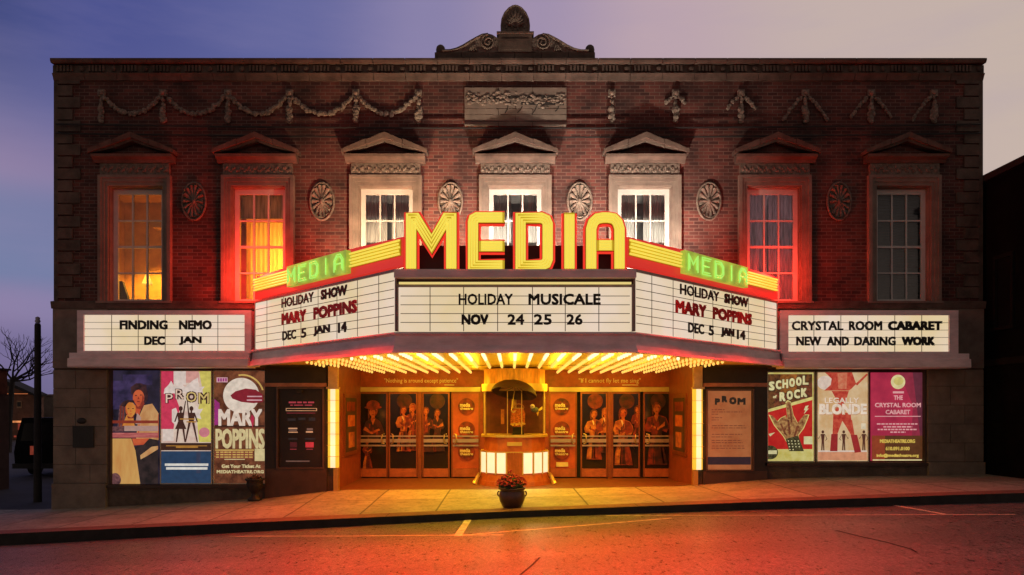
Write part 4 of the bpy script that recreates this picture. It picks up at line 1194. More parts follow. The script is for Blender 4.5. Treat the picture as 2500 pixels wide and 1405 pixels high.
ppoly(m, [(1917, 1072), (1948, 1064), (1962, 1102), (1926, 1102)], 5.5, 5)
for q in range(14): poval(m, 1924 + (q % 4) * 8 + (q // 4) * 1.2, 1077 + (q // 4) * 7, 1.6, 1.6, 6, 6, 8)
ppoly(m, [(1966, 992), (1974, 990), (1970, 998), (1974, 998), (1962, 1012), (1966, 1002), (1962, 1002)], 3, 6); ppoly(m, [(1876, 1060), (1892, 1056), (1880, 1066)], 3, 6)
prect(m, 1962, 1983, 1066, 1085, 3, 6)
m.m = 5; m.disc(X(1880, YP), Z(1105, YP), 19 * sc(YP), 17 * sc(YP), YP - 0.014, 24)
prect(m, 1875, 1896, 1100, 1109, 4.5, 6)
m.v = [(min(max(a, X(1874.5, YP)), X(1985.5, YP)), b, c) for a, b, c in m.v]
m.build('picture', pal, t)
m = MB()
def tilt_text(txt, x0, x1, yt0, yt1, h, k):
    n = len(txt); w = (x1 - x0) / n
    for i, ch in enumerate(txt):
        yy = yt0 + (yt1 - yt0) * i / max(1, n - 1)
        ptext(m, ch, x0 + i * w - 1, x0 + (i + 0.86) * w + 1, yy - 1, yy + h + 1.5, k, 1, 0.04); ptext(m, ch, x0 + i * w, x0 + (i + 0.86) * w, yy, yy + h, k + 1, 0, 0.03)
for args in (('SCHOOL', 1876, 1975, 932, 918, 22, 6), ('ROCK', 1902, 1972, 958, 948, 22, 6)):
    m = MB(); tilt_text(*args); m.build('lettering', [ink(212, 204, 150), ink(50, 34, 22)], t)
line(t, ink(212, 204, 150), 'of', 1886, 1895, 965, 973, 7, 0.02)
trims(t, 1874, 1986, 910, 1126)

# 5 - blonde
t = poster('pale poster with a huge striding red figure above three small dark dancers', 1995, 2118, 910, 1126, photo_ink((204, 164, 112), (222, 196, 156), 3))
pal = [photo_ink((172, 46, 38), (204, 88, 64), 10), photo_ink((196, 96, 70), (214, 140, 104), 10), ink(216, 196, 180), ink(84, 46, 34), ink(204, 140, 104), ink(150, 40, 40), ink(220, 206, 176)]
m = MB()
m.m = 2; m.disc(X(2014, YP), Z(935, YP), 19 * sc(YP), 17 * sc(YP), YP - 0.005, 24)
ppoly(m, [(2014, 910), (2080, 910), (2090, 938), (2078, 950), (2072, 954), (2012, 954), (2028, 940), (2030, 925)], 2, 0)
ppoly(m, [(2044, 912), (2068, 910), (2066, 950), (2046, 950)], 3, 1)
ppoly(m, [(2088, 938), (2116, 912), (2118, 916), (2092, 942)], 2.2, 0)
ppoly(m, [(2030, 955), (2072, 955), (2066, 975), (2060, 990), (2064, 1012), (2034, 1012), (2046, 985)], 2.4, 0)
ppoly(m, [(2034, 1008), (2076, 1008), (2082, 1060), (2078, 1062), (2056, 1028), (2042, 1066), (2032, 1062)], 2.6, 0)
ppoly(m, [(2056, 1026), (2080, 1026), (2086, 1064), (2078, 1064)], 2.7, 0)
ppoly(m, [(2029, 1060), (2045, 1060), (2044, 1102), (2026, 1102)], 3, 5); ppoly(m, [(2076, 1062), (2092, 1062), (2100, 1096), (2102, 1104), (2086, 1106)], 3, 5)
prect(m, 1997, 2116, 1104, 1124, 2, 4); prect(m, 1997, 2116, 1100, 1104, 2.1, 2)
for cx, a in ((2008, -1), (2059, 1), (2108, -1)):
    poval(m, cx, 1055, 3.4, 4, 5, 3, 12); ppoly(m, [(cx - 5, 1060), (cx + 5, 1060), (cx + 3, 1076), (cx + 4, 1100), (cx + 1, 1100), (cx, 1082), (cx - 1, 1100), (cx - 4, 1100), (cx - 3, 1076)], 5, 3)
    for q in (-1, 1): ppoly(m, [(cx + q * 4, 1060), (cx + q * 6, 1062), (cx + q * 11, 1072), (cx + q * (12 if q == a else 5), 1078 - (q == a) * 10), (cx + q * 9, 1071)], 5.2, 3)
prect(m, 2102, 2113, 1034, 1048, 3, 6)
m.build('picture', pal, t)
line(t, ink(224, 206, 186), 'LEGALLY', 2012.5, 2095.5, 971.5, 984.5, 6, 0.012, (ink(190, 140, 100), 0.9)); line(t, ink(224, 206, 186), 'BLONDE', 1999, 2115, 986, 1012.5, 6, 0.03, (ink(190, 140, 100), 1.2))
trims(t, 1995, 2118, 910, 1126)

# 6 - cabaret
t = poster('magenta poster with a pale disc at the top and yellow lines at the foot', 2128, 2256, 910, 1126, photo_ink((156, 38, 66), (190, 50, 78), 2))
pal = [ink(218, 206, 150), ink(206, 190, 112), ink(96, 42, 56), ink(90, 52, 28), ink(140, 60, 34), ink(140, 44, 64)]
m = MB()
ppoly(m, [(2196, 910), (2256, 910), (2256, 1064), (2226, 1064), (2228, 990)], 1, 5); ppoly(m, [(2228, 910), (2256, 910), (2256, 1064), (2246, 1064)], 1.5, 2)
prect(m, 2128, 2256, 1064, 1126, 1.8, 3); prect(m, 2128, 2160, 1064, 1126, 2, 4)
m.m = 0; m.disc(X(2192, YP), Z(933, YP), 17.5 * sc(YP), 17.5 * sc(YP), YP - 0.012, 28); m.m = 1; m.disc(X(2193, YP), Z(931, YP), 12 * sc(YP), 10 * sc(YP), YP - 0.016, 24)
prect(m, 2130, 2250, 1122, 1125, 3, 0)
m.build('picture', pal, t)
m = MB()
prect(m, 2179, 2206, 956, 961, 4, 0)
for a in (('THE', 2181, 2203, 966, 977), ('CRYSTAL ROOM', 2135, 2247, 984, 995), ('CABARET', 2161, 2221, 1001, 1012)): line(t, ink(220, 160, 160), *a, 4, 0.02)
for a in (('MEDIATHEATRE.ORG', 2147, 2233, 1073, 1082), ('610.891.0100', 2161, 2220, 1091, 1100), ('info@mediatheatre.org', 2139, 2242, 1108, 1118)): line(t, ink(206, 176, 80), *a, 4, 0.03)
prect(m, 2135, 2247, 1016, 1018, 4, 0)
for a, b, y in ((2140, 2241, 1034), (2156, 2226, 1041), (2142, 2239, 1047.5), (2173, 2210, 1054)): 
    q = a
    while q < b: prect(m, q, min(b, q + 5 + (int(q * 7) % 6)), y, y + 3.2, 4, 0); q += 7 + (int(q * 7) % 6)
m.build('small_print', ink(220, 160, 160), t)

# ================================================================== DISPLAY CASES beside the entrance
def display_case(label, a, b, yb, f0, f1, fy0, fy1, left):
    t = thing('display_case', label, 'display case', (X((a + b) / 2), -0.1, F(X((a + b) / 2))))
    zb = min(F(X(a)), F(X(b))) - 0.15
    m = MB(); m.box(X(a), X(b), -0.10, -0.024, zb, Z(fy1 + 3)); m.build('plinth', DARKBR, t)
    m = MB(); m.box(X(a), X(b), -0.10, -0.024, Z(945), Z(898)); m.build('header', BLACKM, t)
    m = MB(); m.box(X(a), X(b), -0.13, -0.101, Z(945), Z(936)); m.build('header_trim', mat('dull_copper', (0.35, 0.16, 0.10), 0.45, 0.5, var=0.3), t)
    x0, x1, z0, z1 = X(f0), X(f1), Z(fy1), Z(fy0)
    for p, q in ((X(a), x0 - 0.04), (x1 + 0.04, X(b))): MB().box(p, q, -0.09, -0.024, Z(fy1 + 3), Z(945)).build('side_panel', BLACKM, t)
    m = MB(); q = 0.04
    m.box(x0 - q, x0, -0.12, -0.03, z0 - 0.03, z1 + q); m.box(x1, x1 + q, -0.12, -0.03, z0 - 0.03, z1 + q); m.box(x0, x1, -0.12, -0.03, z1, z1 + q); m.box(x0, x1, -0.12, -0.03, z0 - 0.03, z0)
    m.build('frame', mat('dark_bronze_frame', (0.12, 0.07, 0.05), 0.4, 0.6, var=0.2), t)
    return t
YC = -0.045
def cq(m, a, b, c, d, k, mi=0): m.m = mi; m.poly([(X(a, YC), YC - 0.003 * k, Z(d, YC)), (X(b, YC), YC - 0.003 * k, Z(d, YC)), (X(b, YC), YC - 0.003 * k, Z(c, YC)), (X(a, YC), YC - 0.003 * k, Z(c, YC))])
t = display_case('dark display case with a red lit black notice to the left of the entrance', 650, 800, 1205, 682, 790, 950, 1141, True)
m = MB(); cq(m, 682, 790, 950, 1141, 0); m.build('board', mat('black_board', (0.014, 0.012, 0.013), 0.5, var=0.3), t)
m = MB(); m.box(X(728, YC), X(741, YC), -0.20, -0.10, Z(960, YC), Z(952, YC)); m.build('lamp_housing', BLACKM, t)
lamp('POINT', 'red_case_lamp', (X(735), -0.16, Z(956)), 0.25, (1, 0.05, 0.04), 0.03)
m = MB()
for a, b, c, d, i in ((705, 723, 981, 985, 0), (726, 737, 981, 985, 0), (740, 749, 981, 985, 0), (752, 767, 981, 985, 0), (709, 715, 988.5, 991, 0), (718, 740, 988.5, 991, 0), (744, 762, 988.5, 991, 0),
                      (698, 774, 997, 998.3, 1), (698, 774, 1002.5, 1004, 1), (698, 699.5, 998, 1003, 1), (772, 774, 998, 1003, 1), (700, 770, 1008.5, 1009.5, 0),
                      (704, 726, 1045, 1048, 1), (705, 725, 1049, 1053, 3), (704, 727, 1054.5, 1057, 1), (749, 764, 1046, 1051, 3), (747, 764, 1053, 1057, 1), (708, 725, 1080, 1093, 2), (746, 766, 1080, 1093, 4), (708, 724, 1096.5, 1098, 0), (748, 764, 1096.5, 1098, 0),
                      (698, 756, 1125, 1128, 3), (702, 722, 1022, 1028, 5), (728, 746, 1020, 1026, 5), (754, 770, 1020, 1028, 5), (704, 726, 1070, 1074, 5), (744, 770, 1070, 1074, 5)):
    cq(m, a, b, c, d, 1, i)
m.build('lettering', [ink(170, 60, 72, 0.7), ink(200, 150, 110, 0.8), ink(74, 22, 26, 0.7), ink(110, 84, 74, 0.7), ink(190, 50, 56, 0.8), ink(46, 38, 38, 0.6)], t)
t = display_case('display case with a tan cast list sheet to the right of the entrance', 1714, 1870, 1175, 1725, 1834, 955, 1147, False)
m = MB(); cq(m, 1725, 1834, 955, 1147, 0); m.build('board', photo_ink((164, 92, 52), (190, 118, 70), 2.2, (1, 1, 1), 0.62), t)
m = MB()
rows = [(1737, 1769, 1000), (1737, 1812, 1005.5), (1737, 1754, 1011), (1737, 1763, 1019.5), (1737, 1755, 1025), (1738, 1818, 1039), (1737, 1822, 1044.5), (1738, 1812, 1060), (1737, 1790, 1066.5), (1737, 1811, 1075), (1738, 1813, 1080.5), (1738, 1816, 1088.5), (1737, 1818, 1094)]
for a, b, y in rows:
    q = a
    while q < b: w = 4 + (int(q * 13 + y) % 9); cq(m, q, min(b, q + w), y, y + 1.7, 1, 0); q += w + 2
cq(m, 1726, 1833, 1116, 1135, 1, 1)
for ch, a, b, c, d in (('p', 1745, 1758, 973, 989), ('R', 1762, 1776, 967, 983), ('O', 1780, 1798, 970, 988), ('M', 1800, 1820, 972, 989)):
    m.m = 2; m.text(ch.upper(), X(a, YC), X(b, YC), Z(d, YC), Z(c, YC), YC - 0.006, 0.045)
m.build('lettering', [ink(110, 52, 36, 0.7), ink(44, 32, 40, 0.7), ink(40, 30, 22, 0.7)], t)

# glowing corner columns
for lab, a, b, zb, s in (('tall glowing light column at the left corner of the entrance', 803, 830, 1141, 1), ('tall glowing light column at the right corner of the entrance', 1713, 1688, 1146, -1)):
    x0, x1 = sorted((X(a), X(b))); cx = (x0 + x1) / 2
    t = thing('light_column', lab, 'light', (cx, -0.1, F(cx)))
    z0, z1 = Z(zb), Z(951)
    m = MB()
    inner = X(b)
    w = x1 - x0
    m.box(cx - 0.05, cx + 0.065, -0.20, -0.12, z0, z1); m.build('lens', LENS_W, t)
    m = MB(); m.prism_z([(x0, -0.10), (x0 + 0.02, -0.16), (cx - 0.051, -0.185), (cx - 0.051, -0.08), (x0, -0.08)], z0, z1); m.prism_z([(x1, -0.10), (x1 - 0.02, -0.16), (cx + 0.066, -0.185), (cx + 0.066, -0.08), (x1, -0.08)], z0, z1); m.build('amber_lens', LENS_Y, t)
    m = MB()
    for k in range(1, 7): m.box(x0 - 0.003, x1 + 0.003, -0.206, -0.07, z0 + (z1 - z0) * k / 7 - 0.004, z0 + (z1 - z0) * k / 7 + 0.004)
    m.build('lens_joint', BRONZE, t)
    m = MB(); m.box(x0 - 0.015, x1 + 0.015, -0.215, -0.024, z1, z1 + 0.05); m.box(x0 + 0.02, x1 - 0.02, -0.16, -0.024, z1 + 0.05, 3.0); m.build('column_cap', BRONZE, t)
    m = MB(); bx = (x1 - 0.12, x1) if s > 0 else (x0, x0 + 0.12); m.box(bx[0], bx[1], -0.17, -0.024, F(cx) - 0.1, z0 - 0.002); m.build('column_foot', mat('amber_metal', (0.55, 0.33, 0.08), 0.35, 0.6, var=0.1), t)
    lamp('POINT', 'column_light', (cx, -0.45, (z0 + z1) / 2 + 0.3), 9, (1, 0.24, 0.03), 0.15)
    lamp('POINT', 'column_light', (cx, -0.45, (z0 + z1) / 2 - 0.5), 9, (1, 0.24, 0.03), 0.15)

# ================================================================== TICKET BOOTH
BCX, BCY = 0.065, 1.42
tb = thing('ticket_booth', 'rounded brass ticket booth with glowing panels standing in the middle of the entrance', 'ticket booth', (BCX, BCY, 0))
ANG = [-75, -52, -32, -13, 13, 32, 52, 75]
def ring(r, z, back=0.55): return [(BCX + r * math.sin(R(a)), BCY - r * math.cos(R(a)), z) for a in ANG] + [(BCX + r * math.sin(R(75)), BCY + back, z), (BCX - r * math.sin(R(75)), BCY + back, z)]
def ringbox(m, r0, z0, r1, z1): m.extrude(ring(r0, z0), ring(r1, z1))
BRASSR = mat('copper_booth_panel', (0.60, 0.17, 0.05), 0.35, 0.45, var=0.2, scale=5)
BRASSY = mat('gold_booth_trim', (0.72, 0.50, 0.14), 0.3, 0.5, var=0.12)
zc1 = 1.30
m = MB(); ringbox(m, 0.97, -0.02, 0.95, 0.12); ringbox(m, 0.93, 0.1205, 0.88, 0.30); m.build('base', BRASSR, tb)
m = MB()
for s in (-1, 1): m.tube([(BCX + s * 0.90, BCY - 0.3, 0.30), (BCX + s * 0.95, BCY - 0.3, 0.22), (BCX + s * 1.0, BCY - 0.32, 0.10), (BCX + s * 1.04, BCY - 0.33, 0.03)], [0.04, 0.05, 0.06, 0.07], 8)
m.build('scroll_foot', BRASSY, tb, True)
m = MB(); ringbox(m, 0.85, 0.3005, 0.85, 0.88); ringbox(m, 0.82, 0.8805, 0.82, 1.24); m.build('drum', BRASSR, tb)
m = MB(); ringbox(m, 0.90, 1.2405, 0.90, zc1); m.build('counter', BRASSY, tb)
# glowing panels, three each side of the fluted centre
for i in range(7):
    if i == 3: continue
    a0, a1 = R(ANG[i] + 2.2), R(ANG[i + 1] - 2.2)
    m = MB()
    q = [(BCX + r * math.sin(a), BCY - r * math.cos(a)) for r, a in ((0.905, a0), (0.905, a1), (0.855, a1), (0.855, a0))]
    m.prism_z(q, 0.33, 0.85); m.build('light_panel', LENS_W, tb)
m = MB()
for i in range(8):
    a = R(ANG[i]); x, y = BCX + 0.91 * math.sin(a), BCY - 0.91 * math.cos(a)
    m.box(x - 0.017, x + 0.017, y - 0.017, y + 0.017, 0.302, 0.879)
ringbox(m, 0.915, 0.851, 0.915, 0.879)
m.build('panel_trim', BRASSY, tb)
m = MB()
for k in range(5):
    x = BCX - 0.13 + k * 0.065; m.box(x - 0.018, x + 0.018, BCY - 0.90, BCY - 0.84, 0.32, 0.86)
m.build('fluted_panel', BRASSR, tb)
m = MB(); m.box(BCX - 0.19, BCX + 0.19, BCY - 0.86, BCY - 0.80, 1.03, 1.12); m.build('ticket_slot', BRASSY, tb)
# glazing
for i in (2, 3, 4):
    m = MB(); a0, a1 = R(ANG[i]), R(ANG[i + 1])
    p0 = (BCX + 0.80 * math.sin(a0), BCY - 0.80 * math.cos(a0)); p1 = (BCX + 0.80 * math.sin(a1), BCY - 0.80 * math.cos(a1))
    m.poly([(*p0, zc1), (*p1, zc1), (*p1, 2.42), (*p0, 2.42)]); m.build('glass', BGLASS, tb)
for i in (1, 5):
    m = MB(); a0, a1 = R(ANG[i]), R(ANG[i + 1])
    p0 = (BCX + 0.80 * math.sin(a0), BCY - 0.80 * math.cos(a0)); p1 = (BCX + 0.80 * math.sin(a1), BCY - 0.80 * math.cos(a1))
    m.poly([(*p0, zc1), (*p1, zc1), (*p1, 2.42), (*p0, 2.42)]); m.build('glass', BGLASS, tb)
m = MB()
for i in range(8):
    a = R(ANG[i]); w = 0.011 if 1 < i < 6 else 0.03
    if i in (1, 2, 5, 6): continue
    m.tube([(BCX + 0.80 * math.sin(a), BCY - 0.80 * math.cos(a), zc1), (BCX + 0.80 * math.sin(a), BCY - 0.80 * math.cos(a), 2.42)], w, 8)
m.build('mullion', BRASSY, tb)
m = MB(); m.poly([(BCX - 0.85, BCY + 0.5, 1.25), (BCX + 0.85, BCY + 0.5, 1.25), (BCX + 0.85, BCY + 0.5, 2.5), (BCX - 0.85, BCY + 0.5, 2.5)])
m.build('back_wall', mat('maroon_booth_lining', (0.10, 0.028, 0.018), 0.7, var=0.4, scale=4), tb)
m = MB(); ringbox(m, 0.88, 2.4205, 0.88, 2.61); m.build('canopy_band', mat('cream_metal_trim'.replace('cream', 'gold'), (0.70, 0.50, 0.15), 0.4, 0.2, var=0.12), tb)
m = MB(); ringbox(m, 0.82, 2.6105, 0.82, 2.99)
m.build('canopy', mat('rust_canopy_panel', (0.60, 0.24, 0.05), 0.4, 0.2, var=0.35, scale=6, stretch=(3, 3, 0.6)), tb)
lamp('POINT', 'booth_light', (BCX, BCY - 0.2, 2.3), 7, (1, 0.40, 0.10), 0.08)
lamp('AREA', 'booth_panel_light', (BCX, BCY - 1.25, 0.6), 10, (1, 0.72, 0.25), 1.2, (R(-60), 0, 0), size_y=0.4)

# umbrella hanging before the booth, with the things shown in its window
UX, UY, UZ = X(1255, 0.30), 0.30, Z(962, 0.30)
um = thing('umbrella', 'open black umbrella hanging tilted in front of the ticket booth window', 'umbrella', (UX, UY, UZ))
m = MB()
def dome(u, v, r, h):   # u angle, v 0 top .. 1 rim
    a = u; rr = r * math.sin(v * PI / 2); z = h * math.cos(v * PI / 2)
    return (rr * math.cos(a), rr * math.sin(a) * 0.9, z)
tl_ = Matrix.Rotation(R(9), 3, 'Y') @ Matrix.Rotation(R(-15), 3, 'X')
k = m._a([tuple(Vector((UX, UY, UZ)) + tl_ @ Vector(dome(2 * PI * i / 32, j / 7, 0.575 * (1 - 0.03 * abs(math.sin(4 * 2 * PI * i / 32)) * (j / 7)), 0.33)) - Vector((0, 0, 0.0))) for j in range(8) for i in range(32)])
for j in range(7):
    for i in range(32):
        i2 = (i + 1) % 32
        m.face((k + j * 32 + i, k + j * 32 + i2, k + (j + 1) * 32 + i2, k + (j + 1) * 32 + i))
m.build('canopy', mat('umbrella_cloth', (0.055, 0.020, 0.012), 0.55, var=0.15), um, True)
m = MB()
for i in range(8):
    a = 2 * PI * i / 8
    m.tube([tuple(Vector((UX, UY, UZ)) + tl_ @ Vector((0.02 * math.cos(a), 0.02 * math.sin(a), 0.18))), tuple(Vector((UX, UY, UZ)) + tl_ @ Vector((0.55 * math.cos(a), 0.5 * math.sin(a), 0.02)))], 0.006, 4)
m.build('rib', BLACKM, um)
m = MB(); m.tube([tuple(Vector((UX, UY, UZ)) + tl_ @ Vector((0, 0, 0.40))), tuple(Vector((UX, UY, UZ)) + tl_ @ Vector((0, 0, -0.42)))], 0.012, 6); m.build('shaft', BRONZE, um)
m = MB(); b0 = Vector((UX, UY, UZ)) + tl_ @ Vector((0, 0, -0.42)); m.tube([tuple(b0 + Vector((0.05 * (1 - math.cos(R(q))), 0, -0.06 * math.sin(R(q))))) for q in range(0, 200, 20)], 0.016, 6); m.build('handle', BRONZE, um, True)
m = MB(); m.tube([(UX, UY, UZ + 0.32), (UX, UY, 3.0)], 0.005, 4); m.build('hanging_cord', BLACKM, um)
YI = BCY - 0.35
hang = thing('hanging_banner', 'slim pale gold banner hanging inside the ticket booth window', 'banner', (X(1254, YI), YI, Z(952, YI)))
m = MB(); m.prism_y([(X(1251, YI), Z(953, YI)), (X(1260, YI), Z(953, YI)), (X(1261, YI), Z(998, YI)), (X(1248, YI), Z(998, YI))], YI, YI + 0.015); m.build('cloth', mat('gold_cloth', (0.62, 0.42, 0.14), 0.6, var=0.35, scale=20), hang)
m = MB(); m.tube([(X(1249, YI), YI, Z(952.5, YI)), (X(1262, YI), YI, Z(952.5, YI))], 0.008, 6); m.build('rod', BRONZE, hang)
bg_ = thing('carpet_bag', 'bulging orange patterned carpet bag displayed in the ticket booth window', 'bag', (X(1262, YI), YI, Z(1042, YI)))
CBAG = mat('orange_carpet_cloth', (0.55, 0.16, 0.06), 0.8, var=0.75, scale=26)
m = MB(); m.prism_y([(X(1246, YI), Z(1038, YI)), (X(1247, YI), Z(1005, YI)), (X(1256, YI), Z(998, YI)), (X(1278, YI), Z(999, YI)), (X(1282, YI), Z(1010, YI)), (X(1281, YI), Z(1036, YI)), (X(1272, YI), Z(1042, YI)), (X(1254, YI), Z(1042, YI))], YI - 0.10, YI + 0.10); m.build('body', CBAG, bg_)
m = MB(); m.box(X(1255, YI), X(1279, YI), YI - 0.03, YI + 0.03, Z(999, YI), Z(996, YI)); m.build('clasp', BRONZE, bg_)
m = MB(); m.tube([(X(1261 + 12 * math.cos(R(q)) + 6, YI), YI, Z(996 - 9 * math.sin(R(q)), YI)) for q in range(0, 181, 20)], 0.014, 6); m.build('handle', mat('tan_leather', (0.42, 0.20, 0.08), 0.5), bg_, True)
m = MB()
for i in range(9): m.ball((X(1248 + i * 4, YI), YI - 0.10, Z(1036 + 2 * math.sin(i * 2.3), YI)), 0.028 + 0.008 * (i % 2), 7, 5)
m.build('trim', mat('yellow_pompom', (0.75, 0.52, 0.16), 0.8, var=0.3), bg_)
st = thing('display_stand', 'dark stand carrying the orange carpet bag inside the ticket booth', 'stand', (X(1264, YI), YI, 1.25))
m = MB(); m.box(X(1248, YI), X(1282, YI), YI - 0.11, YI + 0.11, Z(1044.5, YI), Z(1042.2, YI)); m.build('shelf', DARKBR, st)
m = MB(); m.prism_y([(X(1250, YI), zc1 - 0.05), (X(1281, YI), zc1 - 0.05), (X(1277, YI), Z(1044.6, YI)), (X(1253, YI), Z(1044.6, YI))], YI - 0.06, YI + 0.06); m.build('pedestal', DARKIN, st)
YO = BCY - 0.42
ob = thing('toy_bird', 'small white and blue toy bird ornament hanging at the right of the ticket booth window', 'ornament', (X(1306, YO), YO, Z(1000, YO)))
m = MB(); m.ball((X(1306, YO), YO, Z(1001, YO)), (0.10, 0.08, 0.075), 10, 7); m.build('body', mat('blue_grey_feather', (0.12, 0.15, 0.24), 0.6, var=0.5, scale=20), ob, True)
m = MB(); m.ball((X(1300, YO), YO - 0.03, Z(993, YO)), 0.062, 10, 7); m.build('head', mat('white_feather', (0.75, 0.72, 0.68), 0.6), ob, True)
m = MB(); m.tube([(X(1294, YO), YO - 0.04, Z(993, YO)), (X(1290, YO), YO - 0.05, Z(995, YO))], [0.02, 0.004], 6); m.ball((X(1300.5, YO), YO - 0.092, Z(993, YO)), 0.012, 6, 4); m.build('beak', BLACKM, ob)
m = MB(); m.poly([(X(1312, YO), YO, Z(1002, YO)), (X(1324, YO), YO, Z(992, YO)), (X(1324, YO), YO - 0.02, Z(1000, YO)), (X(1313, YO), YO - 0.01, Z(1006, YO))]); m.prism_y([(X(1309, YO), Z(1006, YO)), (X(1316, YO), Z(1006, YO)), (X(1313, YO), Z(1017, YO))], YO - 0.01, YO); m.build('tail', mat('gold_feather', (0.80, 0.55, 0.10), 0.6), ob)
m = MB(); m.tube([(X(1306, YO), YO, Z(996, YO)), (X(1306, YO), YO, 2.42)], 0.003, 4); m.build('cord', BLACKM, ob)
nb = tag(MB().box(X(1223, YI), X(1231, YI), YI, YI + 0.02, Z(1036, YI), Z(1000, YI)).build('paper_notice', SK3), 'narrow upright cream notice at the left of the ticket booth window', 'notice')

# ================================================================== MARQUEE
MA, MBB, MC, MD = Vector((-6.12, -0.45)), Vector((-2.11, -4.5)), Vector((2.225, -4.5)), Vector((6.31, -0.45))
MZ0, MZT = 3.36, 4.53
mq = thing('marquee', 'large lit theatre marquee with neon name letters and three letterboards over the entrance', 'marquee', (0.06, -2.2, 2.98))
def frame_xf(o, e):
    d = (e - o).normalized(); n = Vector((d.y, -d.x))
    return lambda u, y, z: (o.x + d.x * u - n.x * y, o.y + d.y * u - n.y * y, z)
xfL, xfC, xfR = frame_xf(MA, MBB), frame_xf(MBB, MC), frame_xf(MC, MD)
LL, LC, LR = (MBB - MA).length, (MC - MBB).length, (MD - MC).length
def u_px(px, o, e):
    d = (e - o).normalized(); k = (px - 1250) / FPX
    return (k * (DIST + o.y) - o.x) / (d.x - k * d.y)
path = [(MA.x, -0.03), tuple(MA), tuple(MBB), tuple(MC), tuple(MD), (MD.x, -0.03)]
prof = [(-0.05, MZ0 - 0.002), (0.075, MZ0 - 0.002), (0.09, MZ0 - 0.03), (0.05, MZ0 - 0.07), (0.075, 3.12), (0.12, 3.03), (0.17, 2.975), (0.02, 2.975), (0.02, 3.04)]
m = MB(); rings = []
for d, z in prof: rings.append(m._a([(x, y, z) for x, y in offset(path, -d)]))
for a, b in zip(rings, rings[1:]):
    for i in range(5): m.face((a + i, a + i + 1, b + i + 1, b + i))
m.build('fascia', FASCIA, mq)
SOFF = mat('amber_enamel_soffit', (0.80, 0.56, 0.08), 0.35, var=0.12, scale=1.5, spec=0.6)
m = MB(); m.poly([(MA.x, -0.03, 3.03), (*MA, 3.03), (*MBB, 3.03), (*MC, 3.03), (*MD, 3.03), (MD.x, -0.03, 3.03)])
m.poly([(RX0, -0.03, 3.031), (RX1, -0.03, 3.031), (RX1, DY, 3.06), (RX0, DY, 3.06)]); m.build('soffit', SOFF, mq)
m = MB(); m.prism_z([(MA.x + 0.05, -0.15), (MA.x + 0.05, MA.y), (MBB.x, MBB.y + 0.06), (MC.x, MC.y + 0.06), (MD.x - 0.05, MD.y), (MD.x - 0.05, -0.15)], MZT - 0.25, MZT - 0.12); m.build('roof_deck', ROOFING, mq)
# return walls at both ends
m = MB()
for p in (MA, MD): m.box(min(p.x, p.x + 0.02) - 0.01, p.x + 0.01, p.y, -0.03, MZ0, MZT)
m.build('end_wall', FASCIA, mq)
def board(name, xf, L, z0, z1, verts, nh, rows, label, end_trim):
    m = MB(xf); m.box(0.035, L - 0.035, -0.0, 0.10, z0, z1)
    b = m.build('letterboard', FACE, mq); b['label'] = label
    m = MB(xf)
    for u in verts: m.box(u - 0.007, u + 0.007, -0.006, -0.0005, z0, z1)
    m.build('panel_joint', RAIL, b)
    m = MB(xf)
    for k in range(1, nh):
        z = z0 + (z1 - z0) * k / nh; m.box(0.07, L - 0.07, -0.012, -0.0065, z - 0.006, z + 0.006)
    m.build('letter_rail', RAIL, b)
    m = MB(xf)
    m.box(0.0, 0.034, -0.02, 0.10, z0 - 0.0, z1 + 0.05); m.box(L - 0.034, L, -0.02, 0.10, z0, z1 + 0.05)
    m.box(0.0345, L - 0.0345, -0.03, 0.10, z1 + 0.001, z1 + 0.05)
    m.build('board_frame', mat('bronze_board_frame', (0.34, 0.26, 0.22), 0.45, 0.4, var=0.2), b)
    for txt, a, c, zz0, zz1, red, bold in rows:
        m = MB(xf); m.text(txt, a, c, zz0, zz1, -0.015, bold, 0.015)
        m.build('letter_row', REDL if red else BLACKL, b)
upL = lambda p: u_px(p, MA, MBB); upR = lambda p: u_px(p, MC, MD); upC = lambda p: u_px(p, MBB, MC)
R1, R2, R3 = (4.225, 4.435), (3.845, 4.10), (3.49, 3.70)
board('left', xfL, LL, MZ0 + 0.02, MZT - 0.06, [upL(p) for p in (652, 693, 735, 777, 823, 873, 925)], 7,
      [('HOLIDAY', upL(690), upL(768), *R1, 0, 0.014), ('SHOW', upL(786), upL(850), *R1, 0, 0.03), ('MARY', upL(690), upL(750), *R2, 1, 0.04), ('POPPINS', upL(768), upL(874), *R2, 1, 0.035),
       ('DEC', upL(692), upL(725), *R3, 0, 0.018), ('5', upL(738), upL(750), *R3, 0, 0.018), ('JAN', upL(768), upL(808), *R3, 0, 0.035), ('14', upL(828), upL(849), *R3, 0, 0.035)], 'letterboard on the slanted left side of the marquee', 0)
board('right', xfR, LR, MZ0 + 0.02, MZT - 0.06, [upR(p) for p in (1591, 1643, 1693, 1740, 1785, 1827, 1866)], 7,
      [('HOLIDAY', upR(1658), upR(1753), *R1, 0, 0.014), ('SHOW', upR(1766), upR(1824), *R1, 0, 0.032), ('MARY', upR(1647), upR(1722), *R2, 1, 0.035), ('POPPINS', upR(1738), upR(1833), *R2, 1, 0.035),
       ('DEC', upR(1678), upR(1716), *R3, 0, 0.018), ('5', upR(1728), upR(1740), *R3, 0, 0.018), ('JAN', upR(1758), upR(1790), *R3, 0, 0.045), ('14', upR(1797), upR(1817), *R3, 0, 0.035)], 'letterboard on the slanted right side of the marquee', 0)
zy = lambda py: Z(py, -4.5)
C1, C2 = (zy(745), zy(718)), (zy(794), zy(768))
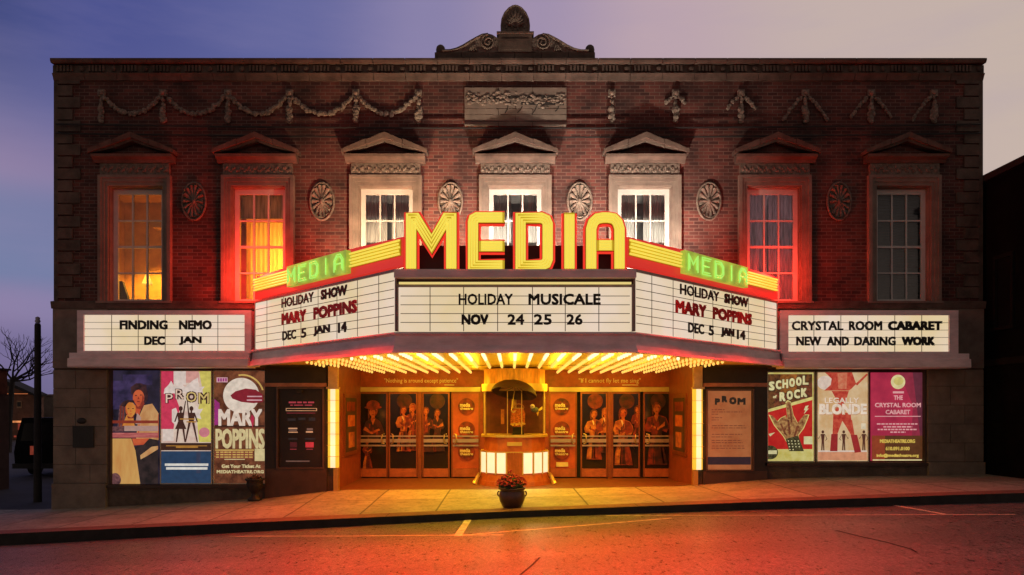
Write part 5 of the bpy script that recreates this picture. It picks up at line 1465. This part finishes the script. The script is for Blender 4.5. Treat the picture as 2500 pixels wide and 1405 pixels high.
board('front', xfC, LC, MZ0 + 0.02, zy(702), [upC(p) for p in (1050, 1132, 1215, 1300, 1380, 1462)], 5,
      [('HOLIDAY', upC(1120), upC(1252), *C1, 0, 0.014), ('MUSICALE', upC(1290), upC(1466), *C1, 0, 0.022), ('NOV', upC(1127), upC(1193), *C2, 0, 0.032), ('24', upC(1239), upC(1280), *C2, 0, 0.02), ('25', upC(1303), upC(1347), *C2, 0, 0.02), ('26', upC(1383), upC(1422), *C2, 0, 0.02)], 'letterboard on the front of the marquee under the big name letters', 0)
# trim above the front board: grey band, dark slot, lit cove
m = MB(xfC); m.box(-0.02, LC + 0.02, -0.20, 0.12, zy(682), zy(666)); m.box(-0.02, LC + 0.02, -0.14, 0.12, zy(666) + 0.001, zy(661)); m.build('front_trim', FASCIA, mq)
m = MB(xfC); m.box(0.0, LC, 0.0, 0.12, zy(701) + 0.055, zy(681)); m.build('dark_cove', MAROON, mq)
m = MB(xfC); m.tube([(0.05, -0.05, zy(693)), (LC - 0.05, -0.05, zy(693))], 0.022, 8); m.build('cove_tube', glow('cove_tube_light', (0.72, 0.58, 0.20), 1.0), mq)
# parapet behind the name letters
m = MB(); m.box(X(984, -4.3), X(1531, -4.3), -4.30, -4.10, MZT - 0.12, Z(600, -4.3)); m.build('parapet', MAROON, mq)

# name letters
YL = -4.42
def LP(px, py): return (X(px, YL - 0.16), Z(py, YL - 0.16))
HW = 13.8 * sc(YL - 0.16)
RED_GLOW = glow('red_neon_border', (0.62, 0.030, 0.016), 1.3, (0.4, 0.02, 0.015))
LETTERS = {
    'M': ([([(1004, 662), (1004, 533), (1015, 533), (1054, 596), (1091, 533), (1102, 533), (1102, 662)], False)]),
    'E': ([([(1232, 532), (1164, 532), (1157, 536), (1155, 543), (1155, 649), (1232, 649)], False), ([(1169, 602), (1232, 602)], False)]),
    'D': ([([(1271, 533), (1322, 533), (1333, 538), (1337, 548), (1337, 634), (1333, 644), (1322, 649), (1271, 649)], True)]),
    'I': ([([(1390, 662), (1390, 520)], False)]),
    'A': ([([(1443, 662), (1443, 560), (1448, 544), (1458, 535), (1472, 532.5), (1484, 532.5), (1498, 535), (1507, 544), (1512, 560), (1512, 662)], False), ([(1457, 600), (1498, 600)], False)]),
}
for ch, strokes in LETTERS.items():
    m = MB()
    for pts, cl in strokes: m.ribbon([LP(*p) for p in pts], HW, YL - 0.16, YL, cl)
    b = m.build('name_letter', REDP, mq)
    b['label'] = 'big yellow neon letter %s over the front letterboard' % ch
    m = MB(); f = MB(); r = MB()
    for pts, cl in strokes:
        pl = [LP(*p) for p in pts]
        f.ribbon(pl, HW * 0.93, YL - 0.168, YL - 0.1605, cl)
        for k in (-0.69, -0.23, 0.23, 0.69):
            q = offset(pl, HW * k, cl)
            if not cl:      # stop the tubes short of the stroke ends
                for i, j in ((0, 1), (-1, -2)):
                    v = Vector(q[j]) - Vector(q[i]); q[i] = tuple(Vector(q[i]) + v.normalized() * 0.04)
            m.tube([(x, YL - 0.20, z) for x, z in q], 0.0215, 6, cl)
        for k in (-1.12, 1.12):
            q = offset(pl, HW * k, cl)
            r.tube([(x, YL - 0.09, z) for x, z in q], 0.026, 6, cl)
    f.build('letter_face', glow('lit_yellow_face', (0.58, 0.40, 0.018), 0.72), b); m.build('neon_tube', NEON_Y, b, True); r.build('red_border_tube', RED_GLOW, b, True)  # letter face glows itself, standing in for the tubes' light on it

# neon fins on the slanted sides with small green name signs
FINR = glow('red_lit_fin', (0.60, 0.026, 0.018), 0.95, (0.35, 0.015, 0.012), 0.06, 1.0)  # fin glows itself in place of red neon light on its enamel
GREENB = glow('green_lit_panel', (0.30, 0.38, 0.04), 0.9, (0.3, 0.5, 0.1), 0.35, 4.0)
for xf, L, up, g0, g1, e0, e1, lab in ((xfL, LL, upL, 706, 851, 614, 985, 'left'), (xfR, LR, upR, 1667, 1820, 1534, 1908, 'right')):
    ua, ub = up(e0), up(e1)
    if lab == 'left': ua = max(ua, -0.12); ub = min(ub, L + 0.12)
    else: ua = max(ua, -0.12); ub = min(ub, L + 0.10)
    a, b = up(g0), up(g1)
    n = 14
    low = [(ua + (ub - ua) * i / n, MZT + 0.055) for i in range(n + 1)]
    hi = [(ua + (ub - ua) * i / n, 5.10 + 0.06 * math.sin(PI * (i / n if lab == 'left' else i / n))) for i in range(n, -1, -1)]
    m = MB(xf); m.prism_y(low + hi, 0.06, 0.20)
    fin = m.build('neon_fin', FINR, mq); fin['label'] = 'red neon fin with yellow tubes on the slanted %s side of the marquee' % lab
    for s0, s1 in ((ua + 0.03, a - 0.02), (b + 0.02, ub - 0.06)):
        m = MB(xf)
        for k in range(5):
            z = 4.79 + 0.062 * k
            m.tube([(s0 + 0.04 * (k % 2), 0.01, z), (s1 - 0.03 * (k % 2), 0.01, z)], 0.021, 6)
        m.build('yellow_tube', NEON_Y, fin, True)
    for s0, s1 in ((ua + 0.05, a - 0.02), (b + 0.02, ub - 0.06)): MB(xf).box(s0, s1, 0.040, 0.0595, 4.765, 5.065).build('tube_backing', YELLOWP, fin)
    m = MB(xf); m.box(a, b, -0.06, 0.055, 4.66, 5.11); m.build('green_panel', GREENB, fin)
    m = MB(xf); w = (b - a) / 5.0
    z0, z1 = 4.71, 5.05
    glyph = {'M': [[(0, 0), (0, 1), (0.5, 0.4), (1, 1), (1, 0)]], 'E': [[(1, 1), (0, 1), (0, 0), (1, 0)], [(0, 0.5), (0.8, 0.5)]], 'D': [[(0, 0), (0, 1), (0.7, 1), (1, 0.75), (1, 0.25), (0.7, 0), (0, 0)]], 'I': [[(0.5, 0), (0.5, 1)]], 'A': [[(0, 0), (0, 0.7), (0.3, 1), (0.7, 1), (1, 0.7), (1, 0)], [(0, 0.45), (1, 0.45)]]}
    for i, ch in enumerate('MEDIA'):
        m = MB(xf)
        for st_ in glyph[ch]:
            for q in (0.0, 0.045):
                m.tube([(a + w * (i + 0.16 + 0.68 * x) + q * (1 - 2 * x), -0.085, z0 + (z1 - z0) * z + q * (0.5 - z) * 2) for x, z in st_], 0.014, 5)
        m.build('green_letter', NEON_G, fin, True)

# bulbs under the soffit: rows running back from the front edge
pos = []
nx = 31
for i in range(nx):
    x = 0.06 + (i - 15) * 0.305
    k = 0
    while True:
        y = -4.28 + k * 0.36 + (0.18 if i % 2 else 0); k += 1
        if y > 2.75: break
        yl = -4.5 + max(0, abs(x - 0.06) - 2.17) * 0.995 + 0.22
        if y < yl: continue
        if y > 0 and not (RX0 + 0.15 < x < RX1 - 0.15): continue
        if y > 0.3 and abs(x - BCX) < 0.95: continue
        pos.append((x, y, 2.995))
pos.sort(key=lambda p: (p[0]) ** 2 + (p[1] + DIST) ** 2)
def bulb_mesh(mb, p): mb.ball(p, (0.034, 0.034, 0.042), 8, 5)
m = MB(); bulb_mesh(m, pos[0]); b0 = m.build('bulb', BULB, mq, True)
for p in pos[1:100]:
    c = b0.copy(); COL.objects.link(c); c.parent = mq; c.location = (p[0] - pos[0][0], p[1] - pos[0][1], p[2] - pos[0][2])
m = MB()
for p in pos[100:]: bulb_mesh(m, p)
m.build('bulb', BULB_O, mq, True, 'stuff')

# lamps of the marquee
def ycol(x):          # yellow in the middle; red added towards the ends to redden the pavement
    t = min(1, abs(x - 0.06) / 4.6)
    return (1.0, lerp(t, [0, 0.3, 0.55, 0.7, 1], [0.74, 0.62, 0.34, 0.085, 0.05]), 0.03 - 0.015 * t)
for i in range(9):
    x = 0.06 + (i - 4) * 1.05
    for y in (-3.9, -2.9, -1.9, -0.9, 0.1, 1.1, 2.1):
        if y < -4.5 + max(0, abs(x - 0.06) - 2.17) + 0.35: continue
        if y > -0.2 and not (RX0 + 0.3 < x < RX1 - 0.3): continue
        if y > -0.2 and abs(x - BCX) < 1.0: continue
        t = abs(x - 0.06) / 4.6
        out = y < -0.3
        lamp('SPOT', 'soffit_bulb_light', (x, y, 2.80), (lerp(t, [0, 0.3, 0.5, 0.75, 1], [33, 34, 36, 80, 115]) * (2.0 if y < -3.4 else 1.0) if out else lerp(t, [0, 1], [85, 38])), ycol(x), 0.12,
             (R(-6 if y < -3.4 else (14 if y < -2 else 4)), 0, 0), spot=R(112 if y < -2 else (110 if out else 124)), blend=0.9)
        lamp('POINT', 'soffit_bulb_light', (x, y, 2.70), 7.5 * (1 - 0.45 * t), ycol(x * 0.6), 0.1)
for xf, L in ((xfL, LL), (xfR, LR)):
    for k in range(5):
        lamp('POINT', 'fin_neon_light', xf(L * (k + 0.5) / 5, 0.45, 4.85), 20, (1, 0.035, 0.018), 0.2)
lamp('POINT', 'fin_neon_light', (-6.25, -0.60, 5.15), 230, (1, 0.035, 0.018), 0.2)
lamp('POINT', 'fin_neon_light', (6.42, -0.60, 5.15), 130, (1, 0.035, 0.018), 0.2)
for k in range(5): lamp('SPOT', 'letter_neon_light', (-1.9 + k * 0.98, -4.78, 4.62), 1450, (1, 0.016, 0.008), 0.2, (R(-48), 0, 0), spot=R(112), blend=1.0)
for xf, L in ((xfL, LL), (xfR, LR)):
    for k in (0.3, 0.75): lamp('SPOT', 'fin_front_light', xf(L * k, -0.25, 4.62), 650, (1, 0.022, 0.010), 0.2, (R(-44), 0, R(-18 if xf is xfL else 18)), spot=R(112), blend=1.0)
for px, pw in ((787, 40), (1100, 130), (1415, 130), (1730, 30)): lamp('POINT', 'letter_neon_light', (X(px), -0.9, 5.0), pw, (1, 0.09, 0.025), 0.2)
# small floodlights on the marquee roof washing the three middle windows
for k, wi in enumerate((2, 3, 4)):
    x = WCX[wi] * 0.92
    t = thing('floodlight', 'small floodlight on the marquee roof aimed at the %s of the three middle windows' % ('left', 'centre', 'right')[k], 'floodlight', (x, -2.0, MZT - 0.12))
    m = MB(); m.box(x - 0.12, x + 0.12, -2.06, -1.90, MZT - 0.02, MZT + 0.14); m.build('housing', BLACKM, t)
    m = MB(); m.box(x - 0.03, x + 0.03, -2.01, -1.95, MZT - 0.12, MZT - 0.021); m.build('bracket', BLACKM, t)
    lamp('SPOT', 'floodlight_beam', (x, -1.80, MZT + 0.16), (1050, 1400, 1200)[k], ((1, 0.72, 0.42), (1, 0.84, 0.66), (1, 0.90, 0.72))[k], 0.1, (R(128), 0, 0), spot=R(105), blend=0.8)

# ================================================================== SIDE LETTERBOARDS
YS = -0.48
def side_board(label, a, b, ty, by, fa, fb, fty, fby, la, lb, lt, lbm, verts, horiz, rows):
    xs = lambda p: X(p, YS); zs = lambda p: Z(p, YS)
    t = thing('letterboard_sign', label, 'sign', (xs((a + b) / 2), YS, zs(lbm)))
    m = MB(); x0, x1, z0, z1 = xs(a), xs(b), zs(by), zs(ty); f0, f1, g0, g1 = xs(fa), xs(fb), zs(fby), zs(fty)
    m.box(x0, f0, YS, -0.135, z0, z1); m.box(f1, x1, YS, -0.135, z0, z1); m.box(f0, f1, YS, -0.135, g1, z1); m.box(f0, f1, YS, -0.135, z0, g0)
    m.build('frame', FASCIA, t)
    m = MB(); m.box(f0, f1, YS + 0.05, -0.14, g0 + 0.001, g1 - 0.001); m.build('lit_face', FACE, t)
    yf = YS + 0.05
    m = MB()
    for p in verts: m.box(xs(p) - 0.007, xs(p) + 0.007, yf - 0.006, yf - 0.0005, g0, g1)
    m.build('panel_joint', RAIL, t)
    m = MB()
    for p in horiz: m.box(f0, f1, yf - 0.012, yf - 0.0065, zs(p) - 0.005, zs(p) + 0.005)
    m.build('letter_rail', RAIL, t)
    for txt, p, q, r0, r1, bold in rows:
        m = MB(); m.text(txt, xs(p), xs(q), zs(r1), zs(r0), yf - 0.016, bold, 0.015); m.build('letter_row', BLACKL, t)
    m = MB()
    h = zs(lt) - zs(lbm)
    zl, zt = zs(lbm), zs(lt)
    m.prism_x([(-0.13, zl), (YS - 0.16, zl), (YS - 0.18, zl + 0.03), (YS - 0.17, zl + h * 0.6), (YS - 0.10, zl + h * 0.64), (YS - 0.10, zt), (-0.13, zt)], xs(la), xs(lb))
    m.build('ledge', FASCIA, t)
side_board('flat letterboard sign announcing a show in December and January left of the marquee', 188, 612, 758, 862, 204, 597, 769, 857, 175, 611, 862.5, 898, (270, 335, 401, 467, 530), (787, 803, 822, 841),
           [('FINDING', 291, 408, 782, 805, 0.028), ('NEMO', 436, 516, 782, 805, 0.028), ('DEC', 351, 401, 821, 843, 0.028), ('JAN', 436, 491, 821, 843, 0.028)])
side_board('flat letterboard sign advertising a cabaret right of the marquee', 1905, 2340, 758, 864, 1925, 2318, 770, 859, 1908, 2360, 864.5, 900, (1989, 2055, 2121, 2187, 2253), (788, 806, 824, 842),
           [('CRYSTAL', 1934, 2060, 784, 807, 0.018), ('ROOM', 2074, 2155, 784, 807, 0.022), ('CABARET', 2169, 2302, 784, 807, 0.036), ('NEW', 1945, 2006, 822, 844, 0.024), ('AND', 2020, 2074, 822, 844, 0.024), ('DARING', 2087, 2188, 822, 844, 0.024), ('WORK', 2203, 2284, 822, 844, 0.036)])

# ================================================================== POTS
def leaf_tuft(m, c, r, n, sz, flat=0.8):
    for _ in range(n):
        a, b = random.uniform(0, 2 * PI), random.uniform(-0.15, 1.0)
        d = Vector((math.cos(a) * math.sqrt(max(0, 1 - b * b)), math.sin(a) * math.sqrt(max(0, 1 - b * b)), b * flat))
        p = Vector(c) + d * r * random.uniform(0.35, 1.0)
        u = Vector((random.uniform(-1, 1), random.uniform(-1, 1), random.uniform(-1, 1))).normalized()
        v = u.cross(d).normalized() if u.cross(d).length > 0.1 else Vector((1, 0, 0))
        w = d.cross(v)
        s = sz * random.uniform(0.6, 1.3)
        m.poly([tuple(p - v * s * 0.5), tuple(p + w * s * 0.4 + d * s * 0.2), tuple(p + v * s * 0.5 + d * s * 0.4), tuple(p - w * s * 0.4 + d * s * 0.2)])
FY = -3.42
FXX = X(1250, FY); FZ = walk_z(FXX, FY) + 0.003
fp = thing('flower_pot', 'round brown glazed pot of red flowers on the pavement in front of the ticket booth', 'flower pot', (FXX, FY, FZ))
m = MB(); m.lathe([(0, FZ), (0.17, FZ), (0.19, FZ + 0.02), (0.245, FZ + 0.13), (0.262, FZ + 0.22), (0.245, FZ + 0.31), (0.235, FZ + 0.34), (0.27, FZ + 0.365), (0.272, FZ + 0.39), (0.235, FZ + 0.40), (0.22, FZ + 0.36), (0, FZ + 0.355)], FXX, FY, 28)
m.build('pot', mat('brown_glazed_clay', (0.060, 0.024, 0.018), 0.3, var=0.4, scale=8, spec=0.5), fp, True)
for s in (-1, 1):
    m = MB(); m.tube([(FXX + s * (0.25 + 0.035 * math.sin(R(q))), FY, FZ + 0.27 + 0.05 * math.cos(R(q))) for q in range(0, 181, 30)], 0.014, 6); m.build('handle', MATS['brown_glazed_clay'], fp, True)
random.seed(5)
m = MB(); leaf_tuft(m, (FXX, FY, FZ + 0.40), 0.27, 420, 0.075, 0.75); leaf_tuft(m, (FXX - 0.05, FY, FZ + 0.5), 0.2, 160, 0.07); m.build('foliage', mat('dark_leaf', (0.035, 0.055, 0.025), 0.6, var=0.5, scale=14), fp)
m = MB()
for _ in range(170):
    a = random.uniform(0, 2 * PI); b = random.uniform(0.1, 1)
    rr = math.sqrt(1 - b * b) * 0.29
    p = (FXX - 0.01 + rr * math.cos(a), FY + rr * math.sin(a), FZ + 0.43 + b * 0.2 + random.uniform(-0.02, 0.04))
    m.ball(p, (0.026, 0.026, 0.018), 6, 4)
for k in range(9): m.ball((FXX - 0.045 + random.uniform(-0.03, 0.03), FY, FZ + 0.62 + 0.014 * k), (0.022, 0.022, 0.018), 6, 4)
m.build('flower', mat('red_petal', (0.40, 0.03, 0.035), 0.6, var=0.4, scale=20), fp)
UYY = -0.42; UXX = X(622, UYY); UZZ = walk_z(UXX, UYY) + 0.003
ur = thing('planter_urn', 'dark pedestal urn planter standing under the poster with the white disc', 'planter', (UXX, UYY, UZZ))
m = MB(); m.lathe([(0, UZZ), (0.16, UZZ), (0.16, UZZ + 0.05), (0.09, UZZ + 0.10), (0.07, UZZ + 0.17), (0.11, UZZ + 0.22), (0.17, UZZ + 0.30), (0.19, UZZ + 0.40), (0.185, UZZ + 0.46), (0.225, UZZ + 0.50), (0.225, UZZ + 0.53), (0.18, UZZ + 0.53), (0.17, UZZ + 0.47), (0, UZZ + 0.46)], UXX, UYY, 22); m.build('bowl', BLACKM, ur, True)
m = MB(); leaf_tuft(m, (UXX, UYY, UZZ + 0.50), 0.17, 130, 0.06, 0.6)
for k in range(7): m.tube([(UXX + random.uniform(-0.05, 0.05), UYY, UZZ + 0.5), (UXX + random.uniform(-0.12, 0.12), UYY + random.uniform(-0.1, 0.1), UZZ + random.uniform(0.62, 0.72))], 0.006, 4)
m.build('plant', mat('dry_leaf', (0.09, 0.05, 0.025), 0.7, var=0.5, scale=14), ur)

# ================================================================== SURROUNDINGS
# right: tall dark neighbour standing forward of the theatre
nx0 = 11.56
nb = thing('neighbour_building', 'tall unlit dark building standing forward of the theatre on its right', 'building', (14, 1, 0.4))
DKB = mat('near_black_siding', (0.004, 0.004, 0.0045), 0.95, var=0.35, scale=2, bump=0.2, bscale=12, spec=0.03)  # one near-black colour over the whole wall
m = MB(); m.box(nx0, 24, -2.6, 20, -0.6, 7.50); m.build('wall', DKB, nb)
m = MB(); m.box(nx0 - 0.07, 24.1, -2.7, 20.1, 7.503, 7.66); m.build('coping', BLACKM, nb)
m = MB(); m.box(nx0 - 0.05, nx0 - 0.003, -2.55, 0.5, 3.0, 3.16); m.build('belt_course', mat('dark_grey_stone', (0.010, 0.009, 0.009), 0.9, var=0.3, spec=0.03), nb)
wm = MB(); y0, y1 = -1.05, -0.35
wm.box(nx0 - 0.05, nx0 - 0.003, y0, y0 + 0.08, 3.9, 5.6); wm.box(nx0 - 0.05, nx0 - 0.003, y1 - 0.08, y1, 3.9, 5.6); wm.box(nx0 - 0.05, nx0 - 0.003, y0 + 0.08, y1 - 0.08, 5.52, 5.6); wm.box(nx0 - 0.08, nx0 - 0.003, y0 - 0.05, y1 + 0.05, 3.82, 3.899)
wn = wm.build('window', MATS['dark_grey_stone'], nb)
m = MB(); m.poly([(nx0 - 0.01, y0 + 0.08, 3.9), (nx0 - 0.01, y1 - 0.08, 3.9), (nx0 - 0.01, y1 - 0.08, 5.52), (nx0 - 0.01, y0 + 0.08, 5.52)]); m.build('glass', mat('black_glass', (0.006, 0.006, 0.007), 0.25, spec=0.15), wn)
# left: pole, tree, far buildings, van
Yp = 1.6
xp = X(92, Yp)
po = thing('utility_pole', 'dark wooden utility pole rising beside the left edge of the theatre', 'pole', (xp, Yp, -0.51))
m = MB(); m.lathe([(0.10, -0.51), (0.088, 1.5), (0.075, Z(795, Yp)), (0.06, Z(790, Yp)), (0, Z(789.5, Yp))], xp, Yp, 12); m.build('post', mat('creosote_wood', (0.025, 0.021, 0.020), 0.9, var=0.3), po, True)
m = MB(); m.lathe([(0.05, Z(789, Yp)), (0.07, Z(785, Yp)), (0.05, Z(780, Yp)), (0.06, Z(776, Yp)), (0.0, Z(773, Yp))], xp, Yp, 10); m.build('insulator', mat('pale_porcelain', (0.35, 0.34, 0.40), 0.4), po, True)
def branch(m, p, d, ln, r, depth):
    q = p + d * ln
    m.tube([tuple(p), tuple((p + q) / 2 + Vector((random.uniform(-1, 1), 0, random.uniform(-1, 1))) * ln * 0.06), tuple(q)], [r, r * 0.8, r * 0.62], 5, False, False)
    if depth == 0: return
    for k in range(2 + (depth > 2)):
        a = Vector((random.uniform(-1, 1), random.uniform(-0.5, 0.5), random.uniform(-0.25, 0.9)))
        branch(m, q if k < 2 else (p + q) / 2, (d * 0.75 + a * 0.75).normalized(), ln * random.uniform(0.6, 0.85), r * 0.6, depth - 1)
random.seed(11)
Yt = 24; xt = X(18, Yt)
tr = thing('bare_tree', 'leafless tree with spreading thin branches left of the utility pole', 'tree', (xt, Yt, -0.51))
m = MB(); m.tube([(xt, Yt, -0.51), (xt + 0.1, Yt, 1.5), (xt + 0.3, Yt, Z(925, Yt))], [0.22, 0.17, 0.12], 7); m.build('trunk', mat('dark_bark', (0.028, 0.022, 0.020), 0.9, var=0.3), tr)
m = MB()
for d in ((0.85, 0, 0.5), (0.5, 0.2, 0.9), (0.95, -0.1, 0.05), (0.1, 0, 1), (-0.6, 0, 0.8), (0.9, 0.1, 0.28)): branch(m, Vector((xt + 0.3, Yt, Z(930, Yt))), Vector(d).normalized(), 1.05, 0.07, 4)
m.build('crown', MATS['dark_bark'], tr)
# far brick shop with lit sign band
Yh = 42
def bx(m, a, b, c, d, y0, y1): m.box(X(a, Yh), X(b, Yh), y0, y1, Z(d, Yh), Z(c, Yh))
sh = thing('brick_shop', 'far brown brick shop with a low gable roof and a glowing orange shopfront', 'shop', (X(50, Yh), Yh, -0.51))
m = MB(); m.prism_y([(X(-120, Yh), -0.5), (X(92, Yh), -0.5), (X(92, Yh), Z(962, Yh)), (X(26, Yh), Z(934, Yh)), (X(-60, Yh), Z(962, Yh)), (X(-120, Yh), Z(962, Yh))], Yh, Yh + 0.8); m.build('wall', mat('brown_brick', (0.16, 0.085, 0.06), 0.9, var=0.35, scale=2), sh)
m = MB(); m.extrude([(X(20, Yh), Yh - 0.8, Z(926, Yh)), (X(98, Yh), Yh - 0.8, Z(962, Yh)), (X(98, Yh), Yh - 0.8, Z(967, Yh)), (X(20, Yh), Yh - 0.8, Z(937, Yh))], [(X(20, Yh), Yh + 0.9, Z(926, Yh)), (X(98, Yh), Yh + 0.9, Z(962, Yh)), (X(98, Yh), Yh + 0.9, Z(967, Yh)), (X(20, Yh), Yh + 0.9, Z(937, Yh))]); m.build('roof', ROOFING, sh)
m = MB(); bx(m, 28, 76, 961.5, 963, Yh - 0.5, Yh - 0.4); m.build('eaves_light', glow('orange_eaves_light', rgb(190, 104, 60), 0.9), sh)
m = MB(); bx(m, 42, 54, 979, 997, Yh - 0.06, Yh - 0.01); w_ = m.build('window', mat('tan_window_frame', (0.30, 0.19, 0.11), 0.6), sh)
m = MB(); bx(m, 44, 52, 982, 993, Yh - 0.10, Yh - 0.07); m.build('pane', BLACKM, w_)
m = MB(); bx(m, 36, 78, 1027.5, 1032, Yh - 0.9, Yh - 0.7); m.build('lit_sign_band', glow('orange_sign_band', rgb(225, 140, 84), 1.0, None, 0.4, 2.5), sh)
m = MB(); bx(m, 46, 58, 1034, 1050, Yh - 0.12, Yh - 0.02); bx(m, 52, 56, 1063, 1067, Yh - 0.9, Yh - 0.8); m.build('shop_window', glow('dim_red_window', rgb(120, 46, 34), 0.9, None, 0.4, 3), sh)
pb = thing('pale_block', 'far pale flat fronted building between the utility pole and the theatre', 'building', (X(116, 46), 46, -0.51))
m = MB(); m.box(X(97, 46), X(150, 46), 46, 56, -0.5, Z(966, 46)); m.build('wall', mat('olive_render', (0.20, 0.165, 0.13), 0.9, var=0.3, scale=1.5), pb)
m = MB(); m.box(X(96, 46), X(151, 46), 45.8, 56.2, Z(966, 46) + 0.003, Z(963, 46)); m.build('coping', mat('pale_coping', (0.40, 0.35, 0.36), 0.8), pb)
m = MB(); m.box(X(98, 46), X(150, 46), 45.5, 45.99, Z(1027, 46), Z(1023, 46)); m.build('string_course', mat('rust_band', (0.20, 0.10, 0.07), 0.8), pb)
# near left corner: brick chimneyed house end with a dark awning
Yc = 4.0
bc = thing('corner_house', 'brick and stucco corner of a building at the far left edge beyond the theatre', 'building', (X(-120, Yc), Yc, -0.51))
m = MB(); m.box(X(-420, Yc), X(-28, Yc), Yc, Yc + 0.9, -0.52, Z(962, Yc)); m.build('wall', mat('brown_stucco', (0.17, 0.105, 0.085), 0.9, var=0.3, scale=1.5, bump=0.2), bc)
m = MB(); m.box(X(-420, Yc), X(-27, Yc), Yc + 0.1, Yc + 0.8, Z(962, Yc) + 0.002, Z(902, Yc)); m.build('upper_wall', mat('orange_brick', (0.24, 0.075, 0.045), 0.9, var=0.4, scale=5), bc)
m = MB(); m.prism_x([(Yc - 0.003, Z(950, Yc)), (Yc - 0.6, Z(985, Yc)), (Yc - 0.6, Z(990, Yc)), (Yc - 0.003, Z(985, Yc))], X(-420, Yc), X(-2, Yc)); m.build('awning', BLACKM, bc)
m = MB(); m.box(X(-420, Yc), X(-25, Yc), Yc - 0.05, Yc + 0.95, Z(901.8, Yc), Z(897, Yc)); m.build('coping', DARKBR, bc)
# parked van
Yv = 9.0; v0 = X(34, Yv); vz = -0.51
vn = thing('parked_van', 'dark parked van seen from behind beside the theatre with a dim red tail lamp', 'van', (v0 + 1.0, Yv, vz))
VB = mat('black_van_paint', (0.008, 0.008, 0.009), 0.7, var=0.15, spec=0.08)
w = 2.0; h = 2.15
m = MB(); m.extrude([(v0 + 0.05, Yv, vz + 0.30), (v0 + w - 0.05, Yv, vz + 0.30), (v0 + w, Yv, vz + 0.9), (v0 + w - 0.08, Yv + 0.05, vz + 1.5), (v0 + w - 0.22, Yv + 0.12, vz + h), (v0 + 0.22, Yv + 0.12, vz + h), (v0 + 0.08, Yv + 0.05, vz + 1.5), (v0, Yv, vz + 0.9)],
                    [(v0 + 0.05, Yv + 4.8, vz + 0.30), (v0 + w - 0.05, Yv + 4.8, vz + 0.30), (v0 + w, Yv + 4.8, vz + 0.8), (v0 + w - 0.08, Yv + 4.2, vz + 1.3), (v0 + w - 0.22, Yv + 3.6, vz + h), (v0 + 0.22, Yv + 3.6, vz + h), (v0 + 0.08, Yv + 4.2, vz + 1.3), (v0, Yv + 4.8, vz + 0.8)])
m.build('body', VB, vn)
m = MB(); m.poly([(v0 + 0.22, Yv + 0.03, vz + 1.3), (v0 + w - 0.22, Yv + 0.03, vz + 1.3), (v0 + w - 0.32, Yv + 0.09, vz + 1.95), (v0 + 0.32, Yv + 0.09, vz + 1.95)]); m.build('rear_window', MATS['black_glass'], vn)
m = MB(); m.box(v0 + 0.02, v0 + w - 0.02, Yv - 0.12, Yv - 0.003, vz + 0.30, vz + 0.48); m.build('bumper', BLACKM, vn)
for a in (0.62, 1.72):
    m = MB(); m.box(v0 + a, v0 + a + 0.20, Yv - 0.05, Yv - 0.004, vz + 0.80, vz + 1.12)
    m.build('tail_lamp', glow('dim_tail_lamp', rgb(120, 48, 34), 0.8, None, 0.3, 8), vn)
for a in (0.1, 1.68):
    for yy in (0.9, 3.8):
        m = MB(); m.extrude([(v0 + a, Yv + yy + 0.33 * math.cos(2 * PI * q / 16), vz + 0.335 + 0.33 * math.sin(2 * PI * q / 16)) for q in range(16)], [(v0 + a + 0.22, Yv + yy + 0.33 * math.cos(2 * PI * q / 16), vz + 0.335 + 0.33 * math.sin(2 * PI * q / 16)) for q in range(16)])
        m.build('wheel', BLACKM, vn)

for o in list(COL.objects):
    k = o.name.split('.')[0]
    if o.parent is None and k in GROUPS: o['group'] = GROUPS[k]
